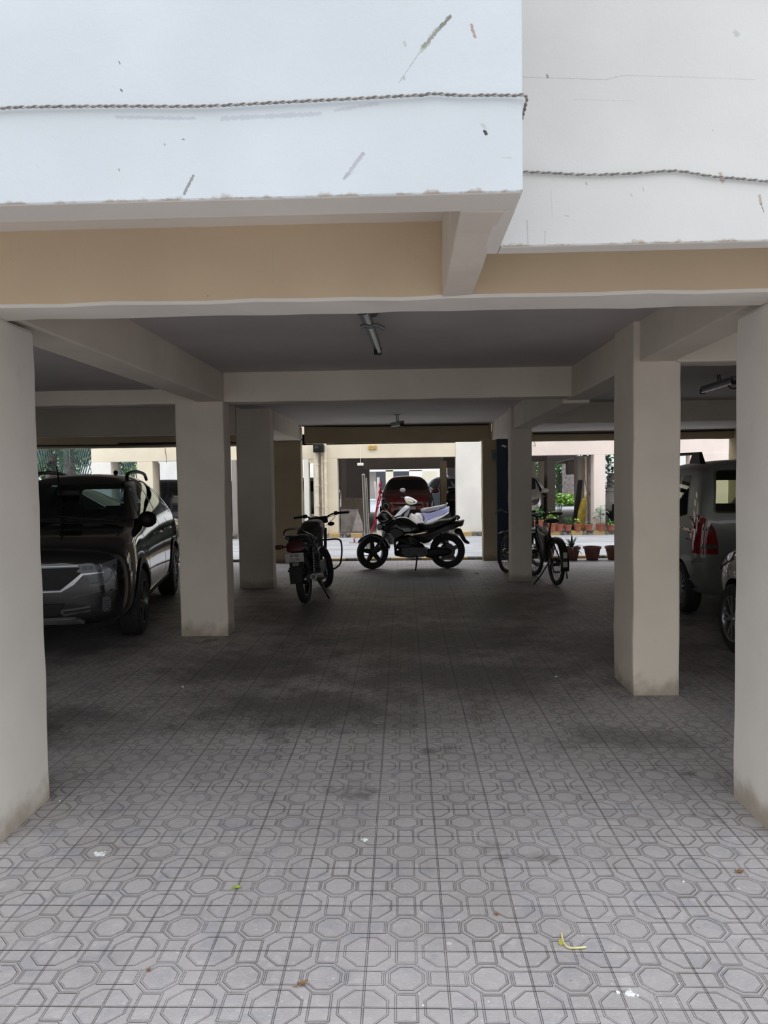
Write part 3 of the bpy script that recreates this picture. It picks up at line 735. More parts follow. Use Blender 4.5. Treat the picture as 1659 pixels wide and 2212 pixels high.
def build_suv():
    ang = PI+.185
    fy = V((-math.sin(ang), math.cos(ang)))
    # left wheels stand at (-2.79, 7.29) and about (-3.2, 9.8)
    mid = V((-2.745, 7.33))-fy*1.305
    ctr = mid+V((math.cos(ang), math.sin(ang)))*.80
    c = Car('suv', 'black compact SUV parked nose out behind the left front column', suv_st, 2.61, .335, M_SUVP, (ctr.x, ctr.y, 0), ang, .215, M_DALU, hollow=True, inner_range=(-1.96, 1.0), track=.89)
    c.windows([[(.70, 1.09), (.60, 1.12), (.12, 1.50), (-.36, 1.53), (-.40, 1.10)], [(-.47, 1.10), (-.43, 1.53), (-1.12, 1.52), (-1.22, 1.36), (-1.28, 1.12)], [(-1.36, 1.13), (-1.28, 1.38), (-1.22, 1.49), (-1.50, 1.44), (-1.66, 1.24), (-1.66, 1.19)]],
              [(-.645, 1.185), (.645, 1.185), (.525, 1.525), (-.525, 1.525)], [(-.54, 1.16), (.54, 1.16), (.43, 1.45), (-.43, 1.45)])
    c.mirrors(.62, 1.09, M_BLK, (.10, .08, .09))
    R = c.root
    # front face
    c.panel('grille', [(-.50, .70), (-.36, .60), (.36, .60), (.50, .70), (.47, .79), (-.47, .79)], 'front', M_BLK, .004, .01)
    gt = c.panel('grille_trim', [(-.51, .722), (-.43, .64), (-.32, .578), (.32, .578), (.43, .64), (.51, .722), (.68, .738), (.68, .746), (.49, .735), (.40, .662), (.31, .592), (-.31, .592), (-.40, .662), (-.49, .735), (-.68, .746), (-.68, .738)], 'front', simple('half_bright_chrome', (.38, .38, .39), .14, 1.0, .05), .006, .014, step=.025)
    c.panel('bonnet_trim', [(-.47, .80), (.47, .80), (.47, .809), (-.47, .809)], 'front', M_DCHROME, .006, .012)
    for sgn in (-1, 1):
        H = c.panel('headlight', [(sgn*x, z) for x, z in [(.45, .755), (.50, .80), (.66, .815), (.775, .85), (.775, .66), (.70, .625), (.56, .615), (.55, .70), (.51, .735)]], 'front', M_LENS, .004, .012, step=.03)
        for h in H:
            for k in range(4):
                c.panel('lamp_cell', [(sgn*(.50+k*.055), .765), (sgn*(.54+k*.055), .765), (sgn*(.54+k*.055), .80), (sgn*(.50+k*.055), .80)], 'front', M_DALU, .016, .008, parent=h, step=.02)
            c.panel('light_guide', [(sgn*x, z) for x, z in [(.57, .64), (.70, .648), (.745, .70), (.765, .80), (.75, .80), (.73, .70), (.695, .66), (.57, .652)]], 'front', M_DALU, .016, .006, parent=h, step=.02)
        f = c.panel('fog_light', [(sgn*x, z) for x, z in [(.66, .385), (.725, .385), (.73, .52), (.66, .52)]], 'front', M_DALU, .004, .012, step=.02, round_r=.02)
        for h in f:
            for k in range(3):
                mb = MB(); q, n = c.hit((sgn*.694, 4, .41+k*.043), (0, -1, 0))
                if q: mb.sphere(q+n*.014, .015, 10, 8); mb.build('fog_lens', [M_LENS], h, smooth=1)
        c.panel('air_vent_trim', [(sgn*x, z) for x, z in [(.30, .40), (.56, .43), (.56, .44), (.31, .412), (.34, .375), (.56, .395), (.56, .405), (.335, .36)]], 'front', M_DCHROME, .004, .01, step=.02)
        c.panel('bumper_crease', [(sgn*x, z) for x, z in [(.40, .52), (.78, .60), (.78, .585), (.42, .50)]], 'front', M_SUVP, .004, .02, step=.03)
        # roof rails
        mb = MB(); pts = smooth_path([(sgn*.54, .12, 1.57), (sgn*.53, .0, 1.635), (sgn*.52, -.6, 1.67), (sgn*.505, -1.3, 1.645), (sgn*.495, -1.55, 1.57)], 5)
        mb.tube(pts, .021, 8); mb.build('roof_rail', [M_BLK], R, smooth=1)
        for yy in (-.18, -1.02):
            hd = MB(); h, n = c.hit((sgn*4, yy, .93), (-sgn, 0, 0))
            hd.tube([(h.x-sgn*.005, yy-.1, .93), (h.x+sgn*.03, yy-.07, .935), (h.x+sgn*.03, yy+.07, .935), (h.x-sgn*.005, yy+.1, .93)], .014, 8); hd.build('door_handle', [M_CHR], R, smooth=1)
        # wheel arch cladding
        for sy in (1, -1):
            cy = sy*1.305; ro, ri = .335*1.34, .335*1.165
            arc = [(cy+ro*math.cos(a), .335+ro*math.sin(a)) for a in [PI*k/16 for k in range(-1, 18)]]
            arc2 = [(cy+ri*math.cos(a), .335+ri*math.sin(a)) for a in [PI*k/16 for k in range(17, -2, -1)]]
            c.panel('arch_cladding', [p for p in arc+arc2], 'left' if sgn < 0 else 'right', M_BLK, .004, .012, step=.03)
        c.panel('sill_cladding', [(-.84, .24), (.84, .24), (.84, .36), (-.84, .36)], 'left' if sgn < 0 else 'right', M_BLK, .004, .012)
        c.panel('sill_trim', [(-.84, .372), (.84, .372), (.84, .386), (-.84, .386)], 'left' if sgn < 0 else 'right', M_CHR, .005, .008)
        c.panel('window_trim', [(.74, 1.075), (-1.70, 1.135), (-1.72, 1.165), (-1.69, 1.165), (-1.67, 1.15), (.73, 1.088)], 'left' if sgn < 0 else 'right', M_CHR, .004, .008, step=.05)
        for yy in (.80, -.43, -1.05):
            c.panel('door_seam', [(yy, .40), (yy+.006, .40), (yy+.006, 1.07), (yy, 1.07)], 'left' if sgn < 0 else 'right', M_DARK, .0, .0015, step=.05)
    c.panel('skid_plate', [(-.50, .295), (.50, .295), (.42, .335), (-.42, .335)], 'front', M_STEEL, .004, .02, step=.03)
    c.panel('lower_grille', [(-.28, .37), (.28, .37), (.34, .47), (-.34, .47)], 'front', M_BLK, .004, .01)
    c.panel('bonnet_seam', [(-.72, 1.13), (.72, 1.13), (.72, 1.142), (-.72, 1.142)], 'front', M_DARK, .0, .003)
    wp = MB().tube(bend((-.62, .98, 1.135), (-.1, .97, 1.19), (.02, .95, 1.2)), .009, 6).tube(bend((.0, .98, 1.135), (.3, .97, 1.18), (.55, .95, 1.18)), .009, 6); wp.build('wiper', [M_BLK], R, smooth=1)
    # the lifted roof antenna and the wiper arm left standing off the glass
    MB().tube([(-.02, .92, 1.17), (.06, .64, 1.42), (.13, .48, 1.72)], [.012, .011, .008], 6).build('raised_wiper', [M_BLK], R, smooth=1)
    MB().sphere((-.22, -.9, 1.665), (.03, .05, .03), 12, 8).build('roof_aerial', [M_BLK], R, smooth=1)
    MB().box(-.12, .50, 1.40, .12, .56, 1.47).build('interior_mirror', [M_BLK], R, bevel=.015)
    seats(R, (.1, -.8), M_SEAT, .42)
    mb = MB().box(-.68, .55, .70, .68, .95, 1.02); mb.build('dashboard', [M_BLK], R, bevel=.06)
    MB().lathe([(.17, -.012), (.185, 0), (.17, .012)], 24, (0, 0, 0), 'Y').build('steering_wheel', [M_BLK], R, smooth=1).location = (.36, .5, .98)
    c.finish()
    return c
suv = build_suv()

# ---- the silver tall hatchback seen from behind
wag_st = [
 (-1.78, .42, (.52, .46), (.60, .60), (.62, .92), (.58, 1.0), 1.02),
 (-1.74, .32, (.66, .38), (.71, .60), (.71, 1.0), (.64, 1.12), 1.16),
 (-1.68, .26, (.70, .34), (.745, .60), (.735, 1.04), (.635, 1.60), 1.665),
 (-1.45, .22, (.71, .30), (.75, .60), (.74, 1.03), (.635, 1.645), 1.71),
 (-.6, .20, (.71, .30), (.75, .60), (.745, 1.01), (.645, 1.64), 1.71),
 (.15, .20, (.71, .30), (.75, .60), (.745, .99), (.645, 1.60), 1.67),
 (.35, .20, (.71, .30), (.75, .60), (.74, .97), (.63, 1.48), 1.57),
 (.95, .20, (.71, .30), (.745, .60), (.73, .95), (.66, 1.04), 1.08),
 (1.4, .22, (.70, .30), (.74, .58), (.72, .90), (.62, .97), 1.0),
 (1.66, .25, (.62, .32), (.67, .56), (.65, .80), (.55, .88), .91),
 (1.76, .32, (.48, .38), (.52, .52), (.52, .70), (.45, .76), .78)]
M_SIL = simple('silver_grey_paint', (.27, .28, .26), .3, .35, .06, 2, 0, 60, .5, .8)
def build_wagon():
    ang = -.07
    fy = V((-math.sin(ang), math.cos(ang))); lx = V((math.cos(ang), math.sin(ang)))
    ctr = V((3.145, 8.27))+fy*1.18+lx*.67
    c = Car('tall_hatchback', 'silver grey tall hatchback with red tail lamp seen from behind between the right columns', wag_st, 2.36, .28, M_SIL, (ctr.x, ctr.y, 0), ang, .165, M_ALU, hollow=True, inner_range=(-1.67, 1.0), track=.745, spokes=7, glass=M_PRIV)
    c.windows([[(.75, 1.04), (.30, 1.49), (-.22, 1.53), (-.24, 1.05)], [(-.31, 1.05), (-.29, 1.54), (-.82, 1.54), (-1.03, 1.05)], [(-1.10, 1.06), (-.93, 1.54), (-1.22, 1.54), (-1.38, 1.10)]],
              [(-.58, 1.12), (.58, 1.12), (.54, 1.46), (-.54, 1.46)], [(-.575, 1.13), (.575, 1.13), (.535, 1.585), (-.535, 1.585)])
    c.mirrors(.62, 1.02, M_BLK)
    R = c.root
    for sgn in (-1, 1):
        vw = 'left' if sgn < 0 else 'right'
        t = c.panel('tail_lamp', [(sgn*x, z) for x, z in [(.735, .71), (.535, .71), (.54, .84), (.565, .96), (.61, 1.04), (.68, 1.10), (.735, 1.11)]], 'rear', M_REDL, .004, .016, step=.03)
        for h in t:
            c.panel('clear_band', [(sgn*x, z) for x, z in [(.69, .77), (.55, .77), (.55, .81), (.69, .81)]], 'rear', M_LENS, .02, .004, parent=h, step=.02)
            c.panel('clear_band', [(sgn*x, z) for x, z in [(.67, .955), (.58, .955), (.60, .99), (.67, .99)]], 'rear', M_LENS, .02, .004, parent=h, step=.02)
        c.panel('tail_lamp_side', [(-1.72, .71), (-1.65, .71), (-1.63, 1.11), (-1.70, 1.11)], vw, M_REDL, .003, .012, step=.03)
        mb = MB(); mb.tube([(sgn*.60, -1.32, 1.765), (sgn*.61, -.4, 1.775), (sgn*.61, .2, 1.72)], .016, 8)
        mb.hexa([(sgn*.57, -1.5, 1.65), (sgn*.63, -1.5, 1.65), (sgn*.63, -1.14, 1.66), (sgn*.57, -1.14, 1.66), (sgn*.585, -1.42, 1.78), (sgn*.615, -1.42, 1.78), (sgn*.615, -1.2, 1.78), (sgn*.585, -1.2, 1.78)])
        mb.build('roof_rail', [M_BLK], R, smooth=.6)
        c.panel('door_seam', [(-1.06, .40), (-1.054, .40), (-1.054, 1.0), (-1.06, 1.0)], vw, M_DARK, .0, .0015, step=.05)
        c.panel('side_moulding', [(-1.40, .84), (-1.52, .84), (-1.52, .848), (-1.40, .848)], vw, M_DARK, .002, .004)
    c.panel('rear_bumper', [(-.72, .30), (.72, .30), (.74, .56), (.72, .665), (-.72, .665), (-.74, .56)], 'rear', simple('grey_bumper_plastic', (.17, .18, .17), .4), .006, .03, step=.05)
    c.panel('tailgate_seam', [(-.44, .675), (.44, .675), (.44, .683), (-.44, .683)], 'rear', M_DARK, .0, .003)
    c.panel('tailgate_handle', [(-.40, .70), (-.28, .70), (-.28, .73), (-.40, .73)], 'rear', M_BLK, .004, .02)
    c.panel('number_plate', [(-.25, .75), (.25, .75), (.25, .86), (-.25, .86)], 'rear', simple('plate_yellow_white', (.6, .6, .58), .4), .004, .008)
    seats(R, (.05, -.75), M_SEAT, .34)
    MB().tube(bend((-.28, -1.78, 1.10), (-.4, -1.77, 1.2), (-.02, -1.74, 1.28)), .008, 6).build('rear_wiper', [M_BLK], R, smooth=1)
    c.finish(); return c
wagon = build_wagon()

# ---- ordinary hatchbacks, simpler glass
hat_st = [
 (-1.86, .42, (.58, .46), (.66, .60), (.66, .88), (.60, .94), .96),
 (-1.80, .30, (.72, .36), (.77, .60), (.76, .95), (.68, 1.04), 1.08),
 (-1.66, .24, (.80, .32), (.84, .60), (.81, 1.0), (.60, 1.24), 1.31),
 (-1.35, .21, (.82, .30), (.85, .60), (.83, 1.0), (.55, 1.44), 1.51),
 (-.6, .20, (.82, .30), (.85, .60), (.84, .98), (.60, 1.475), 1.54),
 (.0, .20, (.82, .30), (.85, .60), (.84, .96), (.60, 1.44), 1.51),
 (.2, .20, (.82, .30), (.85, .60), (.84, .95), (.62, 1.36), 1.44),
 (1.02, .20, (.82, .30), (.85, .60), (.83, .92), (.72, .99), 1.03),
 (1.45, .22, (.80, .30), (.84, .58), (.81, .85), (.68, .92), .95),
 (1.78, .25, (.70, .32), (.75, .56), (.73, .75), (.60, .83), .86),
 (1.88, .32, (.54, .38), (.58, .52), (.58, .66), (.50, .72), .74)]
def build_hatch(name, label, paint_m, loc, rz, group=None, cat='car', rim_m=None, detail=True):
    c = Car(name, label, hat_st, 2.42, .30, paint_m, loc, rz, .19, rim_m or M_ALU, cat=cat, group=group, track=.86)
    c.windows([[(.66, 1.0), (.12, 1.37), (-.32, 1.41), (-.34, 1.0)], [(-.42, 1.0), (-.40, 1.41), (-.95, 1.38), (-1.20, 1.04)]],
              [(-.66, 1.07), (.66, 1.07), (.575, 1.39), (-.575, 1.39)], [(-.52, 1.09), (.52, 1.09), (.46, 1.36), (-.46, 1.36)])
    c.mirrors(.72, .99, paint_m)
    for sgn in (-1, 1):
        h = c.panel('headlight', [(sgn*x, z) for x, z in [(.50, .62), (.735, .66), (.735, .80), (.66, .80), (.54, .70)]], 'front', M_LENS, .004, .012, step=.04)
        c.panel('tail_lamp', [(sgn*x, z) for x, z in [(.56, .74), (.74, .74), (.74, .97), (.62, .97)]], 'rear', M_REDL, .004, .012, step=.05)
        c.panel('headlight_sweep', [(1.30, .80), (1.62, .70), (1.74, .66), (1.74, .74), (1.5, .82), (1.34, .86)], 'left' if sgn < 0 else 'right', M_LENS, .003, .008, step=.04)
        c.panel('door_handle', [(-.18, .82), (-.30, .82), (-.30, .85), (-.18, .85)], 'left' if sgn < 0 else 'right', paint_m, .01, .02)
    c.panel('grille', [(-.40, .60), (.40, .60), (.45, .66), (-.45, .66)], 'front', M_BLK, .004, .01)
    c.panel('air_intake', [(-.46, .36), (.46, .36), (.40, .48), (-.40, .48)], 'front', M_BLK, .004, .01)
    c.panel('number_plate', [(-.25, .50), (.25, .50), (.25, .58), (-.25, .58)], 'front', simple('plate_yellow_white', (.6, .6, .58), .4), .006, .01)
    c.finish(); return c
def place(px, py, dz=0): p = gnd(px, py, dz); return p
red = build_hatch('hatchback', 'red hatchback facing out of the parking under the opposite building', paint('dark_red_paint', (.20, .012, .014), .2), (.09, 24.3, .06), PI)
near = build_hatch('hatchback', 'beige silver car front wheel and headlight beside the right front column', simple('beige_silver_paint', (.34, .32, .27), .25, .3, .05, 2, 0, 60, .5, 1.0), (2.76+.87, 6.32-1.21, 0), -.02, rim_m=M_ALU)
for i, (nm, lb, col, loc, rz) in enumerate([
    ('hatchback', 'dark blue car with side windows parked beyond the black SUV', (.012, .014, .025), (-6.35, 21.2, .06), -PI/2+.1),
    ('hatchback', 'dark car with pale bonnet edge tucked close behind the black SUV', (.02, .02, .022), (-5.75, 12.55, 0), -PI/2),
    ('hatchback', 'white car showing its headlight behind the right rear pillar', (.62, .60, .56), (3.42, 22.6, .06), PI-.25),
    ('hatchback', 'pale blue car at the back of the opposite parking beside the red car', (.45, .56, .68), (2.2, 28.6, .06), PI+.5),
    ('hatchback', 'pale green car glimpsed in the narrow gap left of the drain pipes', (.4, .6, .52), (-4.1, 26.5, .06), PI/2),
    ('hatchback', 'dark car low in the gap between the two left pillars', (.015, .016, .02), (-5.6, 24.6, .06), PI/2)]):
    build_hatch(nm, lb, paint('car_paint_%d' % i, col, .2), loc, rz)
# ------------------------------------------------------------------ two-wheelers
def z4(L, ox=770, oy=1060, k=6.9125): return [(ox+x/k, oy+y/k) for x, y in L]
def densify_(P): return [tuple(q) for q in densify(rounded(P, .03, 3), .05)]
M_MBLK = simple('motorcycle_black_paint', (.008, .008, .009), .25, 0, .05, 3, 0, 60, .5, .5)
M_VINYL = simple('black_vinyl', (.015, .015, .016), .55, 0, .2, 30, .1, 200)
M_ENG = simple('engine_grey_metal', (.07, .07, .072), .45, .7, .2, 20)
M_DBODY = simple('dusty_black_paint', (.022, .021, .02), .4, 0, .2, 8)
M_DCHR = simple('dull_chrome', (.2, .195, .19), .25, 1.0, .2, 20)
def tyre(mb, r, w, n=44, cx=0, cy=0, cz=0):
    mb.lathe([(r-w*1.05, -w*.32), (r-w*.5, -w*.5), (r-w*.12, -w*.36), (r, 0), (r-w*.12, w*.36), (r-w*.5, w*.5), (r-w*1.05, w*.32), (r-w*1.05, -w*.32)], n, (cx, cy, cz), 'Y', False)
def moto_wheel(name, root, x, r, w, kind, disc_side=0, yaw=0.0):
    """wheel part: tyre with a rim sub-part; axle at (x, 0, r)"""
    mb = MB(); tyre(mb, r, w); t = mb.build(name, M_RUB, root, smooth=.8); t.location = (x, 0, r); t.rotation_euler = (0, 0, yaw)
    ri = r-w*1.0
    mb = MB(); mb.lathe([(ri+.006, -w*.34), (ri-.012, -w*.3), (ri-.018, 0), (ri-.012, w*.3), (ri+.006, w*.34), (ri+.006, -w*.34)], 44, (0, 0, 0), 'Y', False)
    mb.lathe([(0, -.055), (.05, -.055), (.062, -.03), (.062, .03), (.05, .055), (0, .055)], 20, (0, 0, 0), 'Y')
    if kind == 'alloy':
        for k in range(5):
            a = 2*PI*k/5+.35; n = V((-math.sin(a), 0, math.cos(a))); d = V((math.cos(a), 0, math.sin(a)))
            p0, p1 = d*.05, d*(ri-.01); h0, h1, y = .042, .024, .018
            mb.hexa([p0-n*h0-V((0, y, 0)), p1-n*h1-V((0, y, 0)), p1-n*h1+V((0, y, 0)), p0-n*h0+V((0, y, 0)), p0+n*h0-V((0, y, 0)), p1+n*h1*1.6-V((0, y, 0)), p1+n*h1*1.6+V((0, y, 0)), p0+n*h0+V((0, y, 0))])
    else:
        for k in range(18 if kind == 'spoke' else 28):
            a = 2*PI*k/(18 if kind == 'spoke' else 28); s_ = 1 if k % 2 else -1
            mb.tube([(.045*math.cos(a+.5*s_), .03*s_, .045*math.sin(a+.5*s_)), ((ri-.01)*math.cos(a), 0, (ri-.01)*math.sin(a))], .0022, 4)
    mb.build('rim', M_DALU if kind == 'alloy' else M_DCHR, t, smooth=.5)
    return t

# ---- black sports-style commuter, side on across the far exit; built in a frame with +x pointing right along the photo
def build_black_bike():
    Yb = 12.38
    fw, rw = gnd(803.5, 1230), gnd(965, 1228)
    base = V(((fw.x+rw.x)/2, Yb, 0))
    R = empty('motorcycle', base, 0, 'black motorcycle parked side on across the middle far exit', 'motorcycle')
    def q(x, y, w=0.0): p = at(*z4([(x, y)])[0], Yb); return V((p.x-base.x, w, p.z))
    def pz(name, L, half, m, w0=0.0, edge=.16, parent=R, layers=4):
        P = [(q(x, y).x, q(x, y).z) for x, y in L]
        return MB().pillow(densify_(P), half, lambda u, v, w: (u, w+w0, v), layers, edge).build(name, m, parent, smooth=.8)
    rx, fx = q(1348, 0).x, q(228, 0).x
    moto_wheel('front_wheel', R, fx, .288, .10, 'alloy', yaw=.45)
    moto_wheel('rear_wheel', R, rx, .298, .105, 'alloy')
    rear = q(1348, 900)
    MB().lathe([(0, -.062), (.12, -.062), (.13, -.05), (.13, .0), (0, .0)], 24, (rx, 0, .30), 'Y').build('rear_brake_drum', M_ENG, R, smooth=.6)
    # front mudguard hugging the tyre
    mb = MB(); rows = []
    for k in range(15):
        a = math.radians(12+k*9.5); r0 = .318
        rows.append([(fx+(r0-.05*abs(j)**4)*math.cos(a)*.93+.062*j*.4, .062*j*.9, .288+(r0-.05*abs(j)**4)*math.sin(a)) for j in (-1, -.8, -.4, 0, .4, .8, 1)])
    rows2 = [[(V(p)*1.0) for p in r] for r in rows]
    mb.grid(rows2); o = mb.build('front_mudguard', M_MBLK, R, smooth=1); sm = o.modifiers.new('t', 'SOLIDIFY'); sm.thickness = .006
    o.location = (0, 0, .0)
    # fork
    for s_ in (-1, 1): MB().tube([(fx, .075*s_, .288), q(425, 680, .085*s_), q(510, 470, .085*s_)], [.026, .026, .018], 10).build('fork_leg', M_ENG, R, smooth=1)
    pz('windscreen_cowl', [(300, 395), (345, 330), (395, 285), (475, 315), (545, 395), (545, 420), (470, 470), (400, 500), (335, 470), (310, 430)], .11, M_MBLK)
    hl = pz('headlight', [(300, 505), (330, 480), (400, 500), (410, 540), (365, 595), (315, 590), (298, 550)], .095, M_LENS)
    pz('tank', [(365, 590), (420, 505), (560, 415), (640, 385), (720, 385), (800, 410), (880, 465), (950, 510), (1000, 600), (900, 640), (700, 640), (560, 660), (470, 640)], .15, M_MBLK, layers=5)
    pz('tank_shroud', [(470, 560), (560, 520), (700, 560), (760, 640), (640, 700), (560, 745), (545, 690), (500, 640)], .185, M_DBODY)
    pz('seat', [(880, 480), (950, 505), (1090, 490), (1210, 435), (1390, 410), (1500, 405), (1490, 430), (1400, 470), (1240, 540), (1100, 580), (980, 590)], .14, M_VINYL)
    pz('tail_panel', [(835, 665), (1000, 640), (1200, 560), (1400, 470), (1620, 425), (1590, 500), (1480, 560), (1300, 600), (1160, 690), (1085, 770), (1000, 790), (910, 745), (850, 700)], .165, M_DBODY)
    pz('tail_lamp', [(1575, 470), (1600, 480), (1592, 515), (1545, 545), (1530, 530)], .07, M_REDL)
    mb = MB().tube([q(1500, 420, -.085), q(1500, 420, .085)], .011, 8)
    for s_ in (-1, 1): mb.tube(smooth_path([q(1380, 440, .13*s_), q(1470, 395, .125*s_), q(1515, 378, .10*s_), q(1530, 400, .09*s_), q(1500, 430, .08*s_)], 5), .013, 8)
    mb.build('grab_rail', M_MBLK, R, smooth=1)
    pz('rear_mudguard', [(1480, 560), (1560, 560), (1600, 650), (1640, 735), (1690, 770), (1685, 795), (1625, 790), (1570, 730), (1530, 650), (1450, 620)], .07, M_BLK)
    # frame, engine, silencer
    mb = MB().tube([q(520, 500), q(560, 700), q(590, 960), q(800, 985), q(1000, 960)], .022, 8).tube([q(600, 480), q(900, 620), q(1250, 560)], .022, 8); mb.build('frame', M_MBLK, R, smooth=1)
    mb = MB(); P = [q(x, y) for x, y in [(640, 830), (720, 830), (800, 820), (1000, 830), (1090, 860), (1100, 950), (1000, 985), (700, 975), (640, 920)]]
    mb.pillow([(p.x, p.z) for p in P], .15, lambda u, v, w: (u, w, v), 3, .08)
    c0, c1 = q(600, 800), q(730, 700)
    mb.lathe([(.08, 0), (.105, .012), (.08, .024), (.105, .036), (.08, .048), (.105, .06), (.08, .072), (.105, .084), (.08, .096), (.09, .13), (0, .14)], 18, (q(690, 0).x, 0, q(0, 835).z))
    mb.build('engine', M_ENG, R, smooth=.5)
    pz('engine_cowl', [(520, 680), (640, 690), (760, 655), (850, 690), (900, 745), (1000, 800), (1030, 850), (960, 870), (820, 860), (730, 800), (650, 760), (560, 745)], .10, M_BLK)
    pz('carburettor', [(600, 790), (700, 770), (760, 800), (840, 800), (900, 830), (890, 880), (620, 880), (585, 840)], .09, M_ENG)
    pz('belly_guard', [(575, 900), (640, 880), (1010, 900), (1000, 985), (820, 1000), (640, 985), (585, 950)], .12, M_BLK)
    pz('side_cover', [(760, 650), (900, 690), (960, 780), (900, 820), (780, 800), (740, 720)], .12, M_DBODY)
    mb = MB().tube(smooth_path([q(600, 820, -.05), q(590, 940, -.08), q(720, 985, .12), q(950, 985, .16), q(1150, 950, .17)], 5), .02, 8)
    mb.tube([q(1080, 965, .17), q(1150, 945, .17), q(1400, 900, .18), q(1460, 890, .18)], [.025, .05, .055, .045], 14); mb.build('silencer', M_BLK, R, smooth=1)
    pz('chain_cover', [(1010, 880), (1130, 850), (1380, 850), (1430, 900), (1380, 950), (1120, 1000), (1020, 980)], .03, M_BLK, -.10)
    for s_ in (-1, 1):
        mb = MB(); a, b = q(1240, 600, .13*s_), q(1330, 860, .13*s_); mb.tube([a, b], .016, 8)
        d = b-a
        for k in range(9): mb.lathe([(.03, -.004), (.034, 0), (.03, .004)], 10, a+d*(.15+.075*k))
        mb.build('rear_shock', M_DALU, R, smooth=.6)
    MB().tube([q(905, 960, -.14), q(893, 1060, -.20), q(876, 1183, -.26)], [.016, .013, .013], 8).build('side_stand', M_BLK, R, smooth=1).location = (0, 0, .0)
    MB().tube([q(860, 955, -.2), q(860, 955, .2)], .016, 8).build('footpeg', M_BLK, R)
    MB().tube([q(1010, 900, -.2), q(1010, 900, .2)], .014, 8).build('footpeg', M_BLK, R)
    mb = MB().tube(smooth_path([q(700, 352, -.36), q(660, 360, -.30), q(600, 385, -.12), q(560, 395, 0), q(470, 330, .14), q(420, 260, .30), q(400, 230, .38)], 4), .012, 8)
    mb.build('handlebar', M_DCHR, R, smooth=1)
    MB().tube([q(700, 352, -.38), q(662, 360, -.27)], .018, 8).build('grip', M_RUB, R, smooth=1)
    MB().tube([q(425, 265, .28), q(398, 226, .40)], .018, 8).build('grip', M_RUB, R, smooth=1)
    pz('instrument_pod', [(400, 200), (440, 190), (480, 225), (480, 280), (430, 290), (395, 250)], .06, M_BLK, .26)
    m = MB().tube([q(420, 250, .3), q(405, 190, .34), q(398, 160, .34)], .006, 6).build('mirror', M_BLK, R)
    MB().sphere(q(400, 150, .34), (.03, .055, .035), 12, 8).build('mirror_head', M_BLK, m, smooth=1)
    for s_ in (-1, 1): MB().sphere(q(310, 400, .13*s_), (.03, .05, .022), 12, 8).build('indicator', M_ORL if s_ > 0 else M_BLK, R, smooth=1)
    mb = MB().tube(smooth_path([q(470, 640, -.1), q(500, 760, -.12), q(490, 860, -.11), q(430, 930, -.1)], 5), .006, 6); mb.build('brake_cable', M_BLK, R, smooth=1)
    MB().tube(smooth_path([q(480, 640, .1), q(455, 700, .11), q(430, 860, .1)], 5), .006, 6).build('brake_cable', M_BLK, R, smooth=1)
    return R
build_black_bike()

